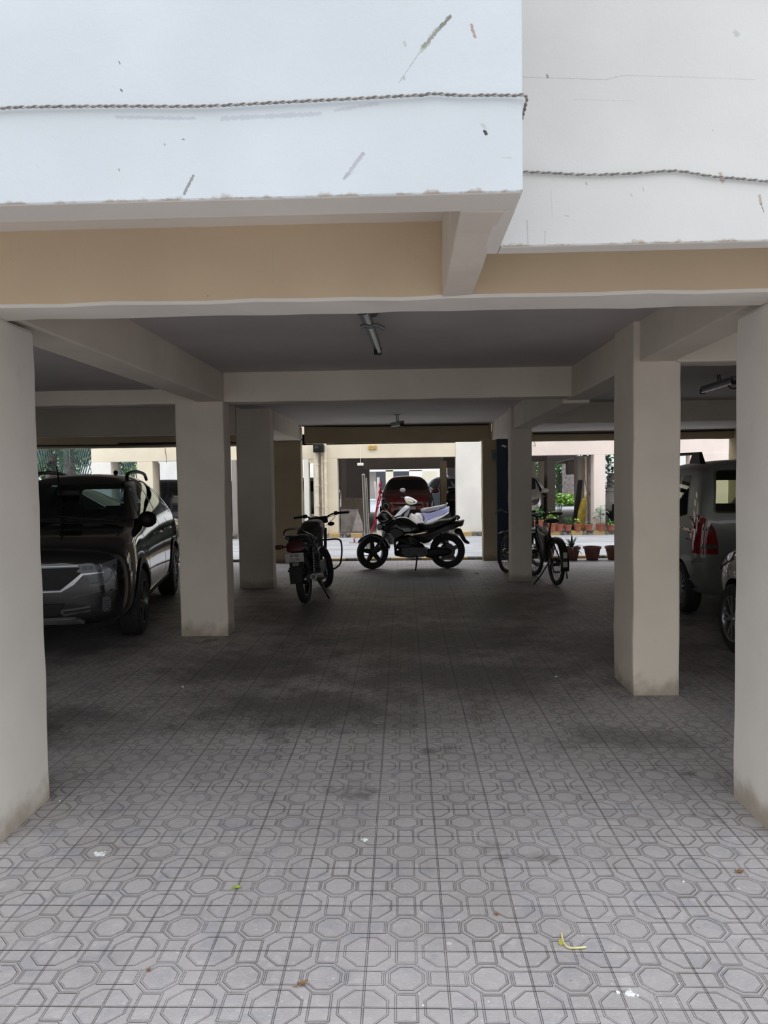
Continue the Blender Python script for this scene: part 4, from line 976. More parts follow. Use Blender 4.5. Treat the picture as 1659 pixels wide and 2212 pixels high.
# ---- older commuter seen from behind; local +x forward, rear axle above the origin
def build_old_bike():
    rp = gnd(652, 1303)
    R = empty('motorcycle', (rp.x+.05, rp.y+.02, 0), 0, 'dusty dark motorcycle with white number plate seen from behind beside the left pillar', 'motorcycle')
    ang = math.radians(85); lean = math.radians(4.5)
    R.rotation_mode = 'XYZ'; R.rotation_euler = (-lean, 0, ang)
    moto_wheel('rear_wheel', R, 0, .30, .095, 'spoke')
    moto_wheel('front_wheel', R, 1.24, .295, .085, 'spoke', yaw=.6)
    def side(name, L, half, m, w0=0.0, layers=4, parent=R, edge=.16):
        return MB().pillow(densify_(L), half, lambda u, v, w: (u, w+w0, v), layers, edge).build(name, m, parent, smooth=.9)
    side('tank', [(.50, .78), (.54, .90), (.66, .98), (.88, 1.0), (1.02, .95), (1.04, .86), (.92, .77), (.66, .75)], .135, M_DBODY, layers=6)
    side('seat', [(-.20, .80), (-.16, .85), (.10, .86), (.36, .80), (.55, .80), (.56, .74), (.30, .72), (-.12, .75)], .135, M_VINYL)
    side('side_panel', [(.10, .56), (.46, .56), (.52, .74), (.06, .73)], .14, M_DBODY)
    side('tail_fairing', [(-.30, .70), (-.24, .80), (.06, .78), (.10, .66), (-.14, .64)], .105, M_DBODY)
    M_DRED = simple('dusty_red_lamp', (.07, .012, .012), .35, 0, .2, 20)
    t = side('tail_lamp', [(-.34, .67), (-.30, .80), (-.24, .80), (-.24, .66)], .10, M_DRED)
    # carrier rails around the seat
    mb = MB().tube(smooth_path([(.18, -.16, .76), (-.05, -.165, .84), (-.26, -.13, .90), (-.34, -.08, .945), (-.35, 0, .955), (-.34, .08, .945), (-.26, .13, .90), (-.05, .165, .84), (.18, .16, .76)], 5), .011, 8)
    mb.tube(smooth_path([(-.26, -.13, .86), (-.345, -.06, .87), (-.345, .06, .87), (-.26, .13, .86)], 5), .009, 8)
    for y in (-.05, .05): mb.tube([(-.345, y, .87), (-.30, y, .80)], .008, 6)
    mb.tube(smooth_path([(-.1, -.17, .83), (.0, -.20, .66), (.10, -.19, .64), (.3, -.18, .66)], 5), .01, 8)
    mb.build('carrier_rail', M_DCHR, R, smooth=1)
    for s_ in (-1, 1):
        MB().box(-.30, s_*.20-.045, .715, -.24, s_*.20+.045, 0.77).build('indicator', M_DRED if s_ > 0 else M_BLK, R, bevel=.012)
        MB().tube([(-.27, s_*.08, .74), (-.27, s_*.17, .74)], .01, 6).build('indicator_stalk', M_BLK, R)
    # rear mudguard, plate
    mb = MB(); rows = []
    for k in range(14):
        a = math.radians(25+k*11); rows.append([(.345*math.cos(a), y, .30+.345*math.sin(a)-abs(y)*.15) for y in (-.075, -.05, 0, .05, .075)])
    mb.grid(rows); o = mb.build('rear_mudguard', M_DBODY, R, smooth=1); sm = o.modifiers.new('t', 'SOLIDIFY'); sm.thickness = .006
    MB().box(-.40, -.075, .30, -.36, .075, .50).build('mud_flap', M_RUB, R, bevel=.01)
    M_PLATE = simple('number_plate_white', (.46, .45, .42), .5, 0, .12, 20)
    pl = MB().box(-.372, -.115, .555, -.362, .115, .665).build('number_plate', M_PLATE, R, bevel=.006)
    pl['label'] = 'white number plate with black characters AP28 J 5594'
    M_INK = simple('plate_ink', (.02, .02, .022), .6)
    def text(s_, y, z, size, parent, x=-.3735):
        cu = bpy.data.curves.new('t', 'FONT'); cu.body = s_; cu.size = size; cu.extrude = .0008; cu.align_x = 'CENTER'; cu.resolution_u = 2
        o = bpy.data.objects.new('t', cu); C.objects.link(o); bpy.context.view_layer.update()
        me = evaluated(o); bpy.data.objects.remove(o); me.materials.clear(); me.materials.append(M_INK)
        o = link('plate_lettering', me, parent)
        # text plane faces backwards (-x): right of the text = -y
        o.matrix_local = Matrix(((0, 0, -1, x), (-1, 0, 0, y), (0, 1, 0, z), (0, 0, 0, 1)))
        return o
    text('AP28', 0.0, .618, .052, pl); text('J 5594', 0, .567, .05, pl)
    MB().box(-.365, -.07, .50, -.345, .07, .555).build('plate_bracket', M_BLK, R, bevel=.005)
    MB().box(-.3665, -.045, .505, -.3645, .03, .55).build('sticker', simple('grey_sticker', (.18, .18, .17), .5), R)
    # engine, frame, silencer, guard
    mb = MB().box(.42, -.13, .24, .82, .13, .46); mb.lathe([(.08, 0), (.1, .015), (.08, .03), (.1, .045), (.08, .06), (.1, .075), (.08, .09), (.1, .105), (.08, .12), (.09, .16), (0, .18)], 16, (.66, 0, .45)); mb.build('engine', M_ENG, R, bevel=.03, smooth=.5)
    mb = MB().tube([(1.10, 0, .85), (.95, 0, .45), (.80, 0, .24), (.4, 0, .26)], .02, 8).tube([(1.1, 0, .9), (.6, 0, .74), (-.2, 0, .7)], .02, 8); mb.build('frame', M_MBLK, R, smooth=1)
    mb = MB().tube(smooth_path([(.75, -.08, .5), (.85, -.1, .35), (.6, -.16, .24), (.2, -.17, .29)], 5), .02, 10).tube([(.3, -.17, .28), (.2, -.175, .29), (-.22, -.19, .345), (-.27, -.19, .35)], [.025, .05, .048, .04], 18)
    s1 = mb.build('silencer', M_ENG, R, smooth=.8)
    MB().lathe([(.024, 0), (.043, 0), (.046, .012), (.03, .02), (.024, .02), (.024, 0)], 22, (-.275, -.19, .351), 'X', False).build('silencer_tip', M_DCHR, s1, smooth=.6)
    MB().lathe([(0, 0), (.026, 0)], 18, (-.268, -.19, .351), 'X').build('silencer_bore', M_DARK, s1)
    for s_ in (-1, 1):
        mb = MB().tube([(.10, .13*s_, .72), (.02, .13*s_, .33)], .015, 8)
        for k in range(10): mb.lathe([(.026, -.004), (.032, 0), (.026, .004)], 10, (.09-.0065*k, .13*s_, .66-.032*k))
        mb.build('rear_shock', M_DCHR, R, smooth=.6)
    mb = MB().tube([(.98, -.05, .70), (.98, .05, .70)], .0125, 8)
    for s_ in (-1, 1):
        mb.tube(smooth_path([(.98, .04*s_, .70), (.97, .16*s_, .70), (.96, .31*s_, .69), (.95, .345*s_, .62), (.94, .33*s_, .45), (.92, .28*s_, .33), (.86, .1*s_, .26)], 5), .0125, 8)
    mb.build('crash_guard', M_BLK, R, smooth=1)
    mb = MB().tube([(.30, -.12, .26), (.22, -.2, .12), (.15, -.27, .012)], .013, 8); mb.build('side_stand', M_DCHR, R, smooth=1)
    MB().tube([(.42, -.22, .27), (.42, .22, .27)], .014, 8).build('footpeg', M_RUB, R)
    MB().tube([(.12, -.2, .40), (.12, .22, .40)], .014, 8).build('footpeg', M_RUB, R)
    # front end turned to the right
    F = Matrix.Translation((1.16, 0, 0)) @ Matrix.Rotation(.6, 4, 'Z')
    def f(x, y, z): return F @ V((x, y, z))
    for s_ in (-1, 1): MB().tube([f(.085, .085*s_, .295), f(-.05, .085*s_, .85)], .022, 8).build('fork_leg', M_ENG, R, smooth=1)
    mb = MB(); rows = []
    for k in range(13):
        a = math.radians(15+k*11); rows.append([f(.085+.325*math.cos(a), y, .295+.325*math.sin(a)-abs(y)*.15) for y in (-.065, -.04, 0, .04, .065)])
    mb.grid(rows); o = mb.build('front_mudguard', M_DBODY, R, smooth=1); sm = o.modifiers.new('t', 'SOLIDIFY'); sm.thickness = .006
    mb = MB().sphere(f(.06, 0, .93), (.10, .10, .10), 16, 10); mb.box(-.06, -.13, .92, .06, .13, 1.02, Matrix.Translation(f(-.02, 0, 0)) @ Matrix.Rotation(.6, 4, 'Z')); mb.build('headlamp_pod', M_MBLK, R, bevel=.02, smooth=.7)
    mb = MB().tube(smooth_path([f(-.18, -.40, 1.04), f(-.12, -.22, 1.045), f(-.05, -.12, 1.0), f(-.03, -.05, .92), f(-.03, .05, .92), f(-.05, .12, 1.0), f(-.12, .22, 1.045), f(-.18, .40, 1.04)], 5), .0115, 8); mb.build('handlebar', M_BLK, R, smooth=1)
    for s_ in (-1, 1): MB().tube([f(-.115, .21*s_, 1.045), f(-.135, .25*s_, 1.045), f(-.137, .255*s_, 1.045), f(-.185, .41*s_, 1.04)], [.026, .028, .017, .017], 12).build('grip', M_RUB, R, smooth=.8)
    MB().tube(smooth_path([f(-.12, -.24, 1.03), f(-.04, -.22, 1.01), f(-.02, -.1, .98), f(.02, -.04, .90)], 5), .004, 6).build('clutch_cable', M_BLK, R, smooth=1)
    mb = MB().tube(smooth_path([f(-.12, -.22, 1.03), f(-.02, -.25, .98), f(.0, -.12, .88)], 5), .004, 6); mb.build('brake_cable', M_BLK, R, smooth=1)
    for s_ in (-1, 1): MB().sphere(f(-.02, .19*s_, .90), (.045, .05, .03), 12, 8).build('front_indicator', M_BLK, R, smooth=1)
    MB().pillow(densify_([(.50, .62), (.62, .60), (.66, .95), (.54, .90)]), .16, lambda u, v, w: (u, w, v), 4, .15).build('tank_bag', simple('dusty_bag_cloth', (.06, .055, .05), .85, 0, .3, 14, .3, 40), R, smooth=.9)
    return R
build_old_bike()

# ---- bicycles
def build_bicycle(name, label, loc, ang, dark=True, group=None):
    R = empty(name, loc, ang, label, 'bicycle', group)
    M_F = simple('dark_olive_frame_paint', (.02, .022, .014), .35, 0, .2, 8)
    r = .328
    moto_wheel('rear_wheel', R, 0, r, .052, 'fine'); moto_wheel('front_wheel', R, 1.03, r, .052, 'fine', yaw=.12)
    bb, st, hd, hd2 = V((.43, 0, .29)), V((.28, 0, .74)), V((.86, 0, .80)), V((.89, 0, .68))
    mb = MB().tube([bb, st], .018, 10).tube([bb, hd2], .024, 10).tube([st-V((-.01, 0, .06)), hd], .02, 10).tube([hd+V((-.01, 0, .06)), hd2], .022, 10)
    for s_ in (-1, 1): mb.tube([bb+V((0, .03*s_, 0)), V((0, .07*s_, r))], .011, 8).tube([st-V((0, 0, .04)), V((0, .07*s_, r))], .010, 8)
    # moulded gusset panels on the frame
    mb.build('frame', M_F, R, smooth=.8)
    MB().pillow(densify_([(.40, .34), (.52, .42), (.80, .70), (.82, .78), (.62, .72), (.34, .68)]), .035, lambda u, v, w: (u, w, v), 3, .12).build('frame_panel', M_F, R, smooth=.8)
    mb = MB()
    for s_ in (-1, 1): mb.tube([hd2+V((.0, .05*s_, -.02)), V((1.03, .06*s_, r))], [.017, .013], 8)
    mb.tube([hd2+V((0, -.06, -.02)), hd2+V((0, .06, -.02))], .02, 8); mb.build('fork', M_BLK, R, smooth=.8)
    mb = MB().tube([st, st+V((-.05, 0, .12))], .013, 8); mb.build('seat_post', M_DCHR, R)
    mb = MB(); S = st+V((-.06, 0, .13)); rows = []
    for x, w, z in [(-.14, .075, .03), (-.10, .10, .035), (-.02, .085, .02), (.06, .04, .015), (.14, .022, .02), (.17, .012, .01)]:
        rows.append([S+V((x, w*math.cos(a), z+.03*math.sin(a))) for a in [2*PI*k/12 for k in range(12)]])
    v = mb.grid(rows, True); mb._f(v[0]); mb._f(v[-1]); mb.build('saddle', M_VINYL, R, smooth=.9)
    H = hd+V((-.03, 0, .12))
    mb = MB().tube([hd, H+V((.03, 0, 0)), H], .014, 8).tube(smooth_path([H+V((-.10, -.34, .05)), H+V((-.05, -.2, .05)), H+V((0, -.08, .02)), H, H+V((0, .08, .02)), H+V((-.05, .2, .05)), H+V((-.10, .34, .05))], 4), .0125, 8); mb.build('handlebar', M_BLK, R, smooth=1)
    for s_ in (-1, 1):
        MB().tube([H+V((-.06, .23*s_, .05)), H+V((-.105, .35*s_, .05))], .018, 8).build('grip', M_RUB, R, smooth=1)
        MB().tube([H+V((-.03, .2*s_, .05)), H+V((.05, .26*s_, .02)), H+V((.02, .32*s_, .01))], .006, 6).build('brake_lever', M_BLK, R, smooth=1)
        MB().tube(smooth_path([H+V((-.03, .22*s_, .05)), H+V((.12, .15*s_, .1)), H+V((.16, .02*s_, -.05)), hd2+V((.05, .02*s_, -.1))], 5), .004, 6).build('brake_cable', M_BLK, R, smooth=1)
    for nm, cx, a0, a1 in (('rear_mudguard', 0, 15, 195), ('front_mudguard', 1.03, 60, 160)):
        mb = MB(); rows = []
        for k in range(17):
            a = math.radians(a0+(a1-a0)*k/16); rows.append([(cx+(r+.03)*math.cos(a), y, r+(r+.03-abs(y)*.25)*math.sin(a)) for y in (-.06, -.04, 0, .04, .06)])
        mb.grid(rows); o = mb.build(nm, M_F, R, smooth=1); sm = o.modifiers.new('t', 'SOLIDIFY'); sm.thickness = .005
    MB().box(-.374, -.028, .42, -.366, .028, .50).build('reflector', simple('silver_reflector', (.6, .6, .58), .3), R, bevel=.006)
    mb = MB().lathe([(.085, -.003), (.095, -.003), (.095, .003), (.085, .003), (.085, -.003)], 28, (.43, -.055, .29), 'Y', False).lathe([(0, -.02), (.03, -.02), (.03, .02), (0, .02)], 14, (.43, -.055, .29), 'Y')
    for k in range(4):
        a = k*PI/2; mb.tube([(.43, -.055, .29), (.43+.09*math.cos(a), -.055, .29+.09*math.sin(a))], .006, 6)
    mb.tube([(.43, -.07, .29), (.35, -.085, .14)], .011, 8).tube([(.43, .07, .29), (.51, .085, .44)], .011, 8)
    ck = mb.build('crank', M_DCHR, R, smooth=.6)
    MB().box(.30, -.17, .128, .40, -.09, .152).build('pedal', M_BLK, R, bevel=.006); MB().box(.46, .09, .428, .56, .17, .452).build('pedal', M_BLK, R, bevel=.006)
    mb = MB()
    for z0, z1 in ((.378, .385), (.205, .30)): mb.tube([(.43, -.055, z0), (0, -.055, r+(.04 if z0 > .3 else -.04))], .005, 6)
    mb.build('chain', M_ENG, R)
    MB().tube([(.10, .08, .30), (.08, .20, .13), (.06, .31, .01)], .01, 8).build('kickstand', M_BLK, R, smooth=1)
    return R
rp = gnd(1200, 1264)
bc = build_bicycle('bicycle', 'dark bicycle seen from behind beside the right rear pillar', (rp.x+.01, rp.y, 0), PI/2+.13)
# looped lock chain hanging from the carrier side
mb = MB(); mb.tube(smooth_path([(-.05, -.08, .36), (-.03, -.12, .33), (-.02, -.14, .22), (-.04, -.15, .10), (-.06, -.13, .11), (-.05, -.12, .22), (-.04, -.09, .34)], 5), .006, 6); mb.build('lock_chain', M_DCHR, bc, smooth=1)
# number sticker block on the rear mudguard
MB().box(-.372, -.03, .30, -.366, .03, .37).build('mudguard_sticker', simple('white_sticker', (.6, .6, .58), .5), bc)
fp = gnd(1086, 1237)
b2 = build_bicycle('bicycle', 'dark bicycle half hidden behind the right rear pillar, wheel showing at its left edge', (2.27, 12.57, 0), PI+.9)
# ---- motorbikes far inside the opposite parking: dark scooter and white bike at the right edge
def small_scooter(label, loc, ang, m):
    R = empty('scooter', loc, ang, label, 'scooter')
    for nm, x in (('rear_wheel', 0), ('front_wheel', 1.25)):
        mb = MB(); tyre(mb, .24, .1, 28); mb.lathe([(0, -.03), (.13, -.03), (.13, .03), (0, .03)], 16, (0, 0, 0), 'Y'); o = mb.build(nm, M_RUB, R, smooth=.7); o.location = (x, 0, .24)
    def side(name, L, half, mm): return MB().pillow(densify_(L), half, lambda u, v, w: (u, w, v), 3, .16).build(name, mm, R, smooth=.9)
    side('rear_body', [(-.35, .55), (-.3, .74), (.3, .72), (.5, .45), (.2, .32), (-.1, .4)], .19, m); side('seat', [(-.3, .74), (-.25, .82), (.35, .80), (.4, .72)], .16, M_VINYL)
    side('apron', [(.95, .35), (1.1, .4), (1.2, .7), (1.1, 1.0), (.98, 1.0), (1.0, .7)], .21, m); side('headset', [(.92, 1.0), (1.0, 1.12), (1.15, 1.1), (1.2, .98)], .17, m)
    MB().box(.4, -.17, .28, 1.0, .17, .34).build('footboard', M_BLK, R, bevel=.02)
    MB().tube([(.98, -.34, 1.08), (1.04, 0, 1.06), (.98, .34, 1.08)], .014, 8).build('handlebar', M_BLK, R)
    for s_ in (-1, 1):
        o = MB().tube([(1.0, .25*s_, 1.08), (1.02, .29*s_, 1.22)], .007, 6).build('mirror', M_BLK, R); MB().sphere((1.02, .3*s_, 1.26), (.02, .06, .045), 12, 8).build('mirror_head', M_BLK, o, smooth=1)
    MB().tube([(1.25, 0, .24), (1.05, 0, .95)], .03, 8).build('fork', M_BLK, R)
    return R
p = at(974, 1080, 24.5); small_scooter('dark scooter with raised mirror parked at the right inside the opposite bay', (p.x+.08, 25.3, .06), -PI/2-.03, M_MBLK)
p = at(1316, 1080, 21.8); small_scooter('white faced motorbike at the right edge of the opposite right bay', (p.x+.25, 22.6, .06), -PI/2-.2, simple('white_bike_paint', (.6, .6, .6), .25, 0, .05, 3, 0, 60, .5, 1))
# ------------------------------------------------------------------ the opposite building on stilts
FY = 19.2
def X(px, Y=FY, py=1030): return at(px, py, Y).x
def Z(px, py, Y=FY): return at(px, py, Y).z
hz = 2.055
def wallbox(name, px0, px1, z0, z1, Y0, Y1, m, label, cat='wall', kind='structure'):
    o = MB().box(X(px0, Y0), Y0, z0, X(px1, Y0), Y1, z1).build(name, m, bevel=.01)
    return tag(o, label, cat, None, kind)
# header band and storeys above it
wallbox('wall_opposite_header', 198, 985, hz, 5.2, FY, FY+.25, M_OPP, 'cream wall of the opposite building above its left parking bays')
wallbox('wall_opposite_block', 985, 1046, 0, 5.2, FY-.03, FY+.3, M_OPPW, 'white wall block with mossy foot right of the opposite parking bay')
wallbox('wall_opposite_lintel', 1046, 1700, hz, 5.2, FY, FY+.25, M_PINK, 'pinkish white lintel of the opposite building over its right bays')
struct('ceiling_opposite', MB().box(-8.2, FY, 2.42, 24, 31.5, 2.7), M_CEIL, 'ceiling slab of the opposite building', 'ceiling')
def pillar(px0, px1, Y0, dep, m, label, z1=hz, z0=0.0):
    return wallbox('column', px0, px1, z0, z1, Y0, Y0+dep, m, label, 'column')
pillar(198, 240, FY, .55, M_OPPW, 'white end pillar of the opposite building beside the garden')
pillar(297, 330, FY, .5, M_OPP, 'cream pillar of the opposite building seen over the black SUV')
pillar(500, 511, FY, .4, M_GREYP, 'grey pillar of the opposite building in the gap between the left pillars')
pillar(677, 690, FY, .4, M_OPP, 'narrow cream pier behind the drain pipes')
wallbox('wall_opposite_pier', 690, 729, 0, hz, FY, FY+.4, M_OPP, 'cream wall pier right of the drain pipes')
wallbox('wall_opposite_strip', 656, 667, 0, hz, FY, FY+.3, M_OPPW, 'narrow white wall strip beside the left exit column')
wallbox('wall_pier_window', 664, 680, 1.95, hz+.01, FY+.02, FY+.2, M_OPP, 'cream wall above the narrow gap beside the drain pipes')
pillar(1283, 1308, FY, .35, M_PINK, 'tan pillar of the opposite building behind the potted plants')
wallbox('wall_opposite_pink', 1491, 1590, 0, hz, FY-.02, FY+.3, M_PINK, 'pinkish wall seen above the silver hatchback')
# inside: second and third rows
def inner(px0, px1, py0, py1, Y0, dep, m, label, name='column', cat='column'):
    a, b = at(px0, py0, Y0), at(px1, py1, Y0)
    return tag(MB().box(a.x, Y0, b.z, b.x, Y0+dep, a.z).build(name, m, bevel=.01), label, cat, None, 'structure')
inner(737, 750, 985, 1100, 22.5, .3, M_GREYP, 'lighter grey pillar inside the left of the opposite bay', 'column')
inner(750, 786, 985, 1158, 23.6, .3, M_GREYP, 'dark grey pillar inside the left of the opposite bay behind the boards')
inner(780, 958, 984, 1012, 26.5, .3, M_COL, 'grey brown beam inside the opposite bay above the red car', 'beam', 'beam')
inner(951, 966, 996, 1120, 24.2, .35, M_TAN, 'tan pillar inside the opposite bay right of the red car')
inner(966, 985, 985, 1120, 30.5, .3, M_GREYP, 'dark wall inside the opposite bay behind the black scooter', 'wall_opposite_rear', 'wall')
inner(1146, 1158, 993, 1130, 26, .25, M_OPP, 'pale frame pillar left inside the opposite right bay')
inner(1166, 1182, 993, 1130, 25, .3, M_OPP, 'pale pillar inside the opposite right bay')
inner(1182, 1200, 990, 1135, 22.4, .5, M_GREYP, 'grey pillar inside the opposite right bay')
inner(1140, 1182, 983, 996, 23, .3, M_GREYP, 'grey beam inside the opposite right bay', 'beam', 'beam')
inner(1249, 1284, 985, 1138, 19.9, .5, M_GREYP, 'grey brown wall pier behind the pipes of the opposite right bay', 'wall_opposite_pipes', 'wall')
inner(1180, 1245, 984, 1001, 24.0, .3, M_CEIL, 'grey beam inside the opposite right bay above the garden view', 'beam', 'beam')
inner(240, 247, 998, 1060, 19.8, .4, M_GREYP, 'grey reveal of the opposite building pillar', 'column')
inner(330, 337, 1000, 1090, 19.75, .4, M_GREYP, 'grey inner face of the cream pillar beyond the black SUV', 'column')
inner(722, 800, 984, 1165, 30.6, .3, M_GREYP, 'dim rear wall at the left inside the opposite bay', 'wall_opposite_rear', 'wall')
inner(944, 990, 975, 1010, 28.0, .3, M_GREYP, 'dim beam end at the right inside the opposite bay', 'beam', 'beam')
# third building far behind, closing the view through the bay
FB = 44.0
def far(px0, px1, py0, py1, Y0, m, label, name='wall_distant', dep=.4):
    a, b = at(px0, py0, Y0), at(px1, py1, Y0)
    return tag(MB().box(a.x, Y0, b.z, b.x, Y0+dep, a.z).build(name, m), label, 'wall', None, 'structure')
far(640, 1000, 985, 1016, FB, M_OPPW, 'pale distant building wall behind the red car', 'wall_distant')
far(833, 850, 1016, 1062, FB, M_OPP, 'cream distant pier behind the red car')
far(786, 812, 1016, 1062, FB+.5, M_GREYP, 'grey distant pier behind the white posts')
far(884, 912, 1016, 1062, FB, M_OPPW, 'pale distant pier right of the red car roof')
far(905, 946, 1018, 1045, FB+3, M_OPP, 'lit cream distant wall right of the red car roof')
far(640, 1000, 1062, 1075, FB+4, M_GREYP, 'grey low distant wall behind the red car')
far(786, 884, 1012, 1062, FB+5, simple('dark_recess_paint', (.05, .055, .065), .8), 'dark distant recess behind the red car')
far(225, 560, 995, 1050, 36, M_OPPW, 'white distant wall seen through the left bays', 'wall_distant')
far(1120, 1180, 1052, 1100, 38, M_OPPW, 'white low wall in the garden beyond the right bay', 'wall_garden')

# drain pipes on the cream pier
M_PIPE = simple('cream_pipe_paint', (.74, .66, .52), .5, 0, .12, 8, .05, 60)
M_PIPED = simple('grey_pipe', (.28, .26, .24), .5, 0, .2, 8)
def pipe(name, px, py0, py1, r, m, label, Y0=FY-.1, elbow=None):
    a, b = at(px, py0, Y0), at(px, py1, Y0)
    mb = MB().tube([(a.x, Y0, b.z), (a.x, Y0, a.z)], r, 14)
    n = int((a.z-b.z)/.7)
    for k in range(n+1):
        z = b.z+(a.z-b.z)*(k+.5)/(n+1); mb.lathe([(r*1.22, z-.03), (r*1.22, z+.03)], 14, (a.x, Y0, 0))
    if elbow: mb.tube(smooth_path([(a.x, Y0, a.z-.02), (a.x, Y0-.02, a.z+.12), (a.x+elbow, Y0-.02, a.z+.2)], 4), r*1.05, 12)
    o = mb.build(name, m, smooth=.8)
    return tag(o, label, 'pipe')
pipe('drain_pipe', 683, 980, 1160, .055, M_PIPE, 'thick cream drain pipe nearest the left exit column')
pipe('drain_pipe', 690.5, 975, 1160, .024, M_PIPED, 'thin grey drain pipe between two cream ones', FY-.06)
pipe('drain_pipe', 695.5, 985, 1160, .026, M_PIPE, 'short cream drain pipe with a grey strap', FY-.07)
pipe('drain_pipe', 702.5, 972, 1164, .038, M_PIPE, 'cream drain pipe on the right, white bend at its top', FY-.12, -.03)
pipe('drain_pipe', 1265, 986, 1145, .036, M_PIPE, 'pale pipe on the pier beside the yellow tarpaulin', 19.75)
pipe('drain_pipe', 1273, 986, 1145, .036, M_PIPED, 'dark pipe on the pier beside the tan pillar', 19.75)
# lamp cluster at the pipe heads
mb = MB(); p = at(687, 968, FY-.18); mb.box(p.x-.12, FY-.3, p.z-.11, p.x+.15, FY-.02, p.z+.1); mb.sphere((p.x-.02, FY-.32, p.z-.02), .075, 14, 10)
tag(mb.build('wall_floodlight', M_BLK, bevel=.02), 'dark floodlight fixed where the drain pipes meet the wall top', 'lamp')
# amber plaque on the header
mb = MB(); a, b = at(795, 962, FY-.01), at(814, 971, FY-.01); mb.box(a.x, FY-.06, b.z, b.x, FY, a.z)
tag(mb.build('wall_plaque', simple('amber_worn_plastic', (.55, .36, .12), .5, 0, .4, 30), bevel=.02), 'amber plaque fixed on the cream wall over the red car', 'lamp')
# hanging cord with a little white box
a, b, c = at(778, 961, FY-.05), at(778, 1000, FY-.05), at(778, 1004, FY-.05)
ob = empty('hanging_box', (a.x, FY-.06, b.z), 0, 'small white box hanging on a cord inside the opposite bay', 'box')
MB().tube([(0, 0, 0), (.01, 0, (a.z-b.z)*.5), (0, 0, a.z-b.z)], .006, 6).build('cord', M_OPPW, ob)
MB().box(-.08, -.03, -.07, .08, .03, 0).build('box_body', M_OPPW, ob, bevel=.008)

# boards leaning in the opposite bay
M_BOARD = simple('grey_board', (.36, .32, .30), .75, 0, .2, 5, .1, 40)
def board(px0, px1, py0, py1, Y0, lean, m, label):
    a, b = at(px0, py0, Y0), at(px1, py1, Y0)
    mb = MB().hexa([(a.x, Y0, .06), (b.x, Y0, .06), (b.x, Y0+.03, .06), (a.x, Y0+.03, .06), (a.x, Y0+lean, a.z), (b.x-.02, Y0+lean, a.z-.01), (b.x-.02, Y0+lean+.03, a.z-.01), (a.x, Y0+lean+.03, a.z)])
    return tag(mb.build('board', m, bevel=.004), label, 'board')
board(736, 786, 1076, 1152, 21.0, .3, simple('brown_board', (.22, .19, .16), .75, 0, .2, 5), 'tall brown board leaning inside the opposite bay behind the grey one')
board(735, 775, 1100, 1153, 20.2, .2, M_BOARD, 'grey stone board leaning at the left of the opposite bay')
mb = MB(); Yb = 20.0; pts = [(760, 1153), (785, 1153), (783, 1130), (773, 1102), (766, 1125)]
P = [at(x, y, Yb) for x, y in pts]
mb.prism([(p.x, max(p.z, .07)) for p in P], lambda u, v: (u, Yb-.04, v), lambda u, v: (u, Yb+.03, v))
tag(mb.build('stone_slab', simple('pale_stone', (.46, .42, .40), .7, 0, .15, 6), bevel=.008), 'pale pointed stone slab leaning on the grey board', 'slab')

# the tarpaulin and dark board at the pier on the right
Yt = 19.62; P = [at(x, y, Yt) for x, y in [(1243, 1146), (1261, 1146), (1266, 1100), (1265, 1072), (1256, 1078), (1249, 1105)]]
mb = MB().pillow([(p.x, p.z) for p in P], .07, lambda u, v, w: (u, Yt+w+.02*math.sin(u*40), v), 3, .1)
tag(mb.build('tarpaulin', simple('mustard_tarpaulin', (.30, .22, .03), .6, 0, .3, 8, .3, 20), smooth=.8), 'mustard yellow tarpaulin draped against the pier behind the pots', 'tarpaulin')
Yt = 19.85; P = [at(x, y, Yt) for x, y in [(1234, 1151), (1247, 1151), (1258, 1037), (1249, 1037)]]
tag(MB().prism([(p.x, p.z) for p in P], lambda u, v: (u, Yt-.03, v), lambda u, v: (u, Yt+.03, v)).build('plank', M_BLK), 'dark plank leaning beside the yellow tarpaulin', 'plank')
P = at(1243, 1010, 23.8)
tag(MB().box(P.x-.28, 23.7, P.z-.22, P.x+.3, 23.95, P.z+.22).build('wall_mounted_meter_box', M_GREYP, bevel=.02), 'grey meter box hanging inside the opposite right bay', 'box')
tag(MB().tube([at(1240, 990, 23.6), at(1190, 1001, 23.6)], .025, 8).build('ceiling_tube_light', simple('white_tube', (.75, .75, .75), .4)), 'white fluorescent tube inside the opposite right bay', 'lamp')
tag(MB().tube(smooth_path([at(1262, 990, 19.68), at(1264, 1040, 19.66), at(1272, 1068, 19.66), at(1276, 1062, 19.66), at(1268, 1070, 19.66), at(1270, 1085, 19.66)], 6), .012, 6).build('hanging_cable', simple('brown_cable', (.2, .12, .08), .6)), 'loose brown cable hanging beside the yellow tarpaulin', 'cable')
tag(MB().tube(smooth_path([at(1152, 953, 19.15), at(1157, 961, 19.12), at(1155, 964, 19.12), at(1151, 962, 19.12)], 6), .006, 6).build('hanging_cable', M_BLK), 'thin dark wire curl on the pinkish lintel', 'cable')
tag(MB().tube(smooth_path([at(357, 968, 19.1), at(357, 975, 19.1), at(359, 985, 19.1), at(360, 1000, 19.1)], 6), .01, 6).build('hanging_cable', simple('brown_cable', (.2, .12, .08), .6)), 'brown cable hanging down the cream wall over the black SUV', 'cable')

